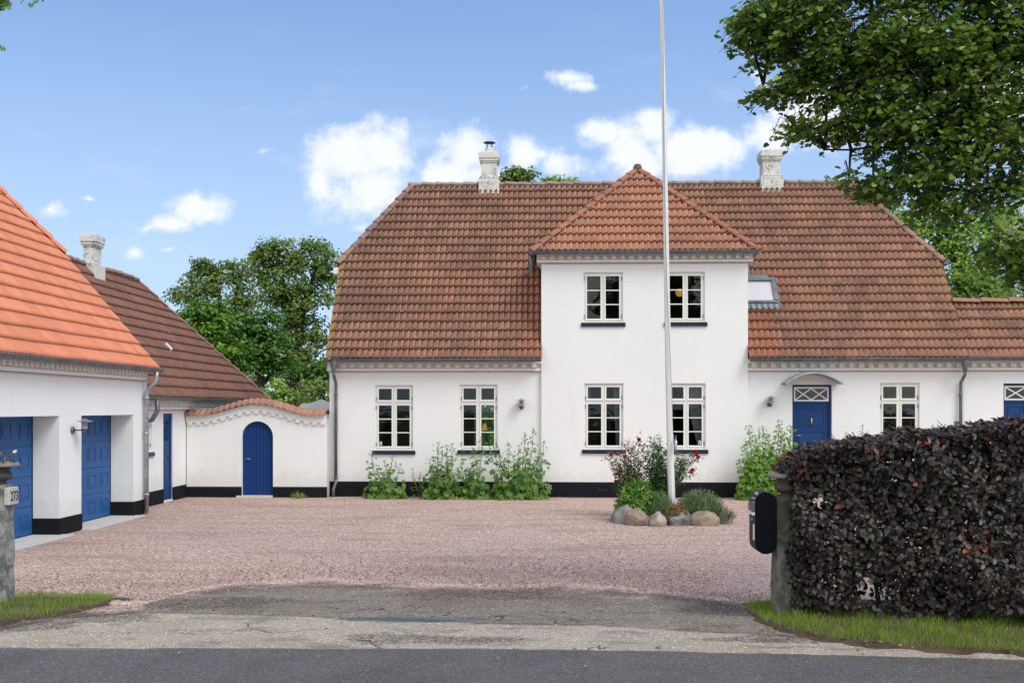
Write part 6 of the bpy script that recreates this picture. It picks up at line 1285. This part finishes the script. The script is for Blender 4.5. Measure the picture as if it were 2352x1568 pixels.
tree('ash_tree', 'deep green tree behind the low wing, between the feathery tree and the willow', 'tree', rl([(2060,120,100,80),(2050,300,100,100),(2110,450,90,90),(2180,60,120,80),(2100,200,90,90),(2200,560,120,80),(2020,-80,140,110),(2180,-60,130,110)]), 46, [RU(2100), [(RU(2100),RV(900)),(RU(2100),RV(500))]], 'dkg', dens=2.2, lsz=.16, seed=32, group='trees beyond the right wing')
tree('willow_tree', 'yellow green weeping willow at the right edge behind the low wing', 'tree', rl([(2240,80,90,110),(2330,50,110,120),(2220,330,60,120),(2300,300,90,150),(2400,250,110,180),(2230,480,70,110),(2330,480,100,110),(2440,430,110,140),(2260,-60,110,90),(2400,-50,110,100)]), 40, [RU(2380), [(RU(2380),RV(900)),(RU(2380),RV(400))]], 'will', dens=3.2, lsz=.15, seed=33, group='trees beyond the right wing', kind='long', flat=1.8, cr=.3, upn=0)
# far wood closing the gaps low behind everything
g = rs(50); n = 16000; X = g.uniform(-60, 70, n); Yq = g.uniform(66, 74, n); Z = g.rand(n)**.7*(4.6+1.6*np.sin(X*.23)+.8*np.sin(X*.9)); fw = leaves('far_wood', M['dkg'], None, 'rhomb', np.stack([X, Yq, Z], -1), rdir(g, n)+np.array([0,-.3,.8]), rdir(g, n), g.uniform(.4,.8,n), g.rand(n)); fw['kind'] = 'stuff'; tag(fw, 'distant dark wood low on the horizon behind the trees', 'wood')
# ---- linden overhanging from the right, its trunk stands outside the picture
M['linden'] = m_leaf('linden_leaf', (.065,.14,.016), (.24,.38,.045), (.46,.54,.13), .40, .45, .45, None)
YL = 11.6; LB = [(1745,42,66,42),(1700,56,30,16),(1775,100,70,40),(1712,88,34,18),(1850,60,100,70),(1752,213,40,12),(1800,205,60,22),(1850,170,60,40),(1900,212,56,24),(1815,292,36,14),(1862,292,55,24),(1930,298,56,26),(1960,130,110,90),(1990,240,90,70),(2080,110,130,110),(2070,290,100,80),(1950,412,36,10),(2005,428,54,18),(2070,420,80,44),(2180,180,120,130),(2180,360,110,90),(2150,470,60,26),(2196,500,26,24),(2290,90,100,110),(2240,270,80,80),(2320,330,80,60),(2300,440,80,40),(2350,250,60,40),(2290,560,44,18),(2325,590,50,30),(2345,630,26,16),(2400,600,60,40),
      (2450,120,130,140),(2480,350,120,130),(2450,520,80,70),(1900,-50,160,70),(2150,-60,200,80),(2400,-60,180,100),(2600,200,150,200),(2620,450,120,100),(2000,-160,260,70),(2350,-190,260,90)]
lt = thing('linden_tree', 'large overhanging linden with big heart shaped leaves filling the upper right corner', 'tree', (8.6, 12.6, 0)); g = rs(60); tw = MB(); rnd = random.Random(60)
LP, LN, LT, LS, LI = [], [], [], [], []
br = MB(); root = Vector((8.6, 12.6, 0)); br.tube([root, (8.5,12.6,2.5), (8.3,12.5,5), (8.0,12.4,8)], [.34,.29,.24,.14], 12)
limbs = [[(8.4,12.5,3.6),(7.0,12.0,6.2),(5.2,11.6,6.3),(3.6,11.5,5.9),(2.4,11.5,5.7)],[(8.3,12.5,4.6),(7,12.2,7.3),(5.0,12,7.0),(3.2,11.8,6.4),(2.3,11.7,6.1)],[(8.4,12.5,3.2),(6.8,11.6,5.2),(5.2,11.2,5.2),(4.0,11.1,4.9),(3.0,11.2,4.9)],[(8.4,12.5,3.0),(6.6,11.8,4.7),(5.2,11.5,4.6),(4.2,11.5,4.5),(3.5,11.6,4.5)],[(8.4,12.5,2.8),(7,11.8,4.0),(5.6,11.5,4.0),(4.8,11.6,3.8)],[(8.3,12.5,5),(6.5,13,6.6),(4.5,12.8,6.2),(3.3,12.6,5.3)]]
LM = []
for l in limbs:
    pts = [Vector(p) for p in l]; fine = []
    for i in range(len(pts)-1):
        for k in range(4): fine.append(pts[i].lerp(pts[i+1], k/4)+Vector((rnd.gauss(0,.03), rnd.gauss(0,.03), rnd.gauss(0,.03))))
    fine.append(pts[-1]); m_ = len(fine); fine = [q+Vector((0, .55, .12)) for q in fine]; br.tube(fine, [.045*(1-.85*i/m_) for i in range(m_)], 7); LM += fine[3:]
for (u, v, ru, rv) in LB:
    c = np.array(atY(u, v, YL)); rx, rz = ru*YL/2500, rv*YL/2500; ry = min(.9, .25+(rx+rz)*.7); vol = rx*rz; nc = max(3, int(vol*1250*(.9 if u > 1850 else 1.1))); d = rdir(g, nc)*(g.rand(nc, 1)**.42); C = c+d*np.array([rx, ry, rz])
    mid = Vector(c); a0_ = min(LM, key=lambda q: (q-mid).length+.6*max(0, mid.x-q.x)); br.tube([a0_, a0_.lerp(mid, .5)+Vector((0,0,.08)), mid], [.02,.014,.009], 6)
    for q in range(nc):
        cc = Vector(C[q]); out_ = Vector((-.75+g.normal()*.55, g.normal()*.5, -.35+g.normal()*.35)).normalized(); L_ = g.uniform(.16,.34); a_ = cc-out_*L_*.5; b_ = cc+out_*L_*.5+Vector((0,0,-.04))
        tw.tube([a_, cc, b_], [.004,.003,.002], 4, cap=False)
        if q % 3 == 0: tw.tube([mid, mid.lerp(a_, .5)+Vector((0,0,.03)), a_], [.008,.006,.004], 4, cap=False)
        k = g.randint(5, 9)
        for j in range(k):
            f = (j+.5)/k; p = a_.lerp(b_, f); sd2 = 1 if j % 2 else -1; dr_ = Vector((out_.x*.4+g.normal()*.45, sd2*.5+g.normal()*.4, -.45+g.normal()*.3)); LP.append(p+dr_*.035); LN.append((g.normal()*.55-.1, g.normal()*.55-.25, .75)); LT.append(tuple(dr_)); LS.append(g.uniform(.042,.074)); LI.append(min(1, max(0, g.normal(.38,.22))) if g.rand() > .05 else 1.0)
leaves('crown', M['linden'], lt, 'heart', LP, LN, LT, LS, LI); tw.build('twig', M['barkd'], lt, fix=False); br.build('trunk', M['barkd'], lt, fix=False); print('LINDEN', len(LP))
# maple spray poking into the upper left corner
mtp = thing('maple_branch_tree', 'few lobed maple leaves poking into the upper left corner', 'tree', (-9.5, 11, 0)); g = rs(70); n = 900; c = np.array(atY(-95, -40, 11.0)); d = rdir(g, n)*g.rand(n,1)**.4; P = c+d*np.array([.50,.6,.26]); P = P[[(p[0] < atY(2,0,11).x) or (p[2] > atY(0,2,11).z) for p in P]]
q = [(6,8,.09),(14,14,.10),(52,2,.06),(80,0,.07),(72,6,.07),(3,108,.07),(100,-3,.06),(-8,100,.09),(-20,112,.09)]; P = np.concatenate([P, [np.array(atY(a, b, 11)) for a, b, s in q]]); n = len(P); N = np.stack([g.normal(0,.5,n), -.8+g.normal(0,.4,n), .6+g.normal(0,.3,n)], -1); S = g.uniform(.07,.11,n); S[-len(q):] = [s for a, b, s in q]
leaves('crown', M['dkg'], mtp, 'lobed', P, N, np.stack([g.normal(.3,.5,n), g.normal(0,.4,n), -np.ones(n)], -1), S, g.rand(n)); tb = MB(); tb.tube([(-9.5,11,0),(-9.4,11,3),(-9.0,11,5.5),(-7.6,11,6.8),Vector(c)], [.2,.17,.12,.06,.02], 9); tb.tube([Vector(c), atY(-10,60,11), atY(-3,104,11)], [.02,.01,.003], 5); tb.tube([Vector(c), atY(20,-20,11), atY(100,-8,11)], [.02,.01,.003], 5); tb.build('trunk', M['barkd'], mtp, fix=False)
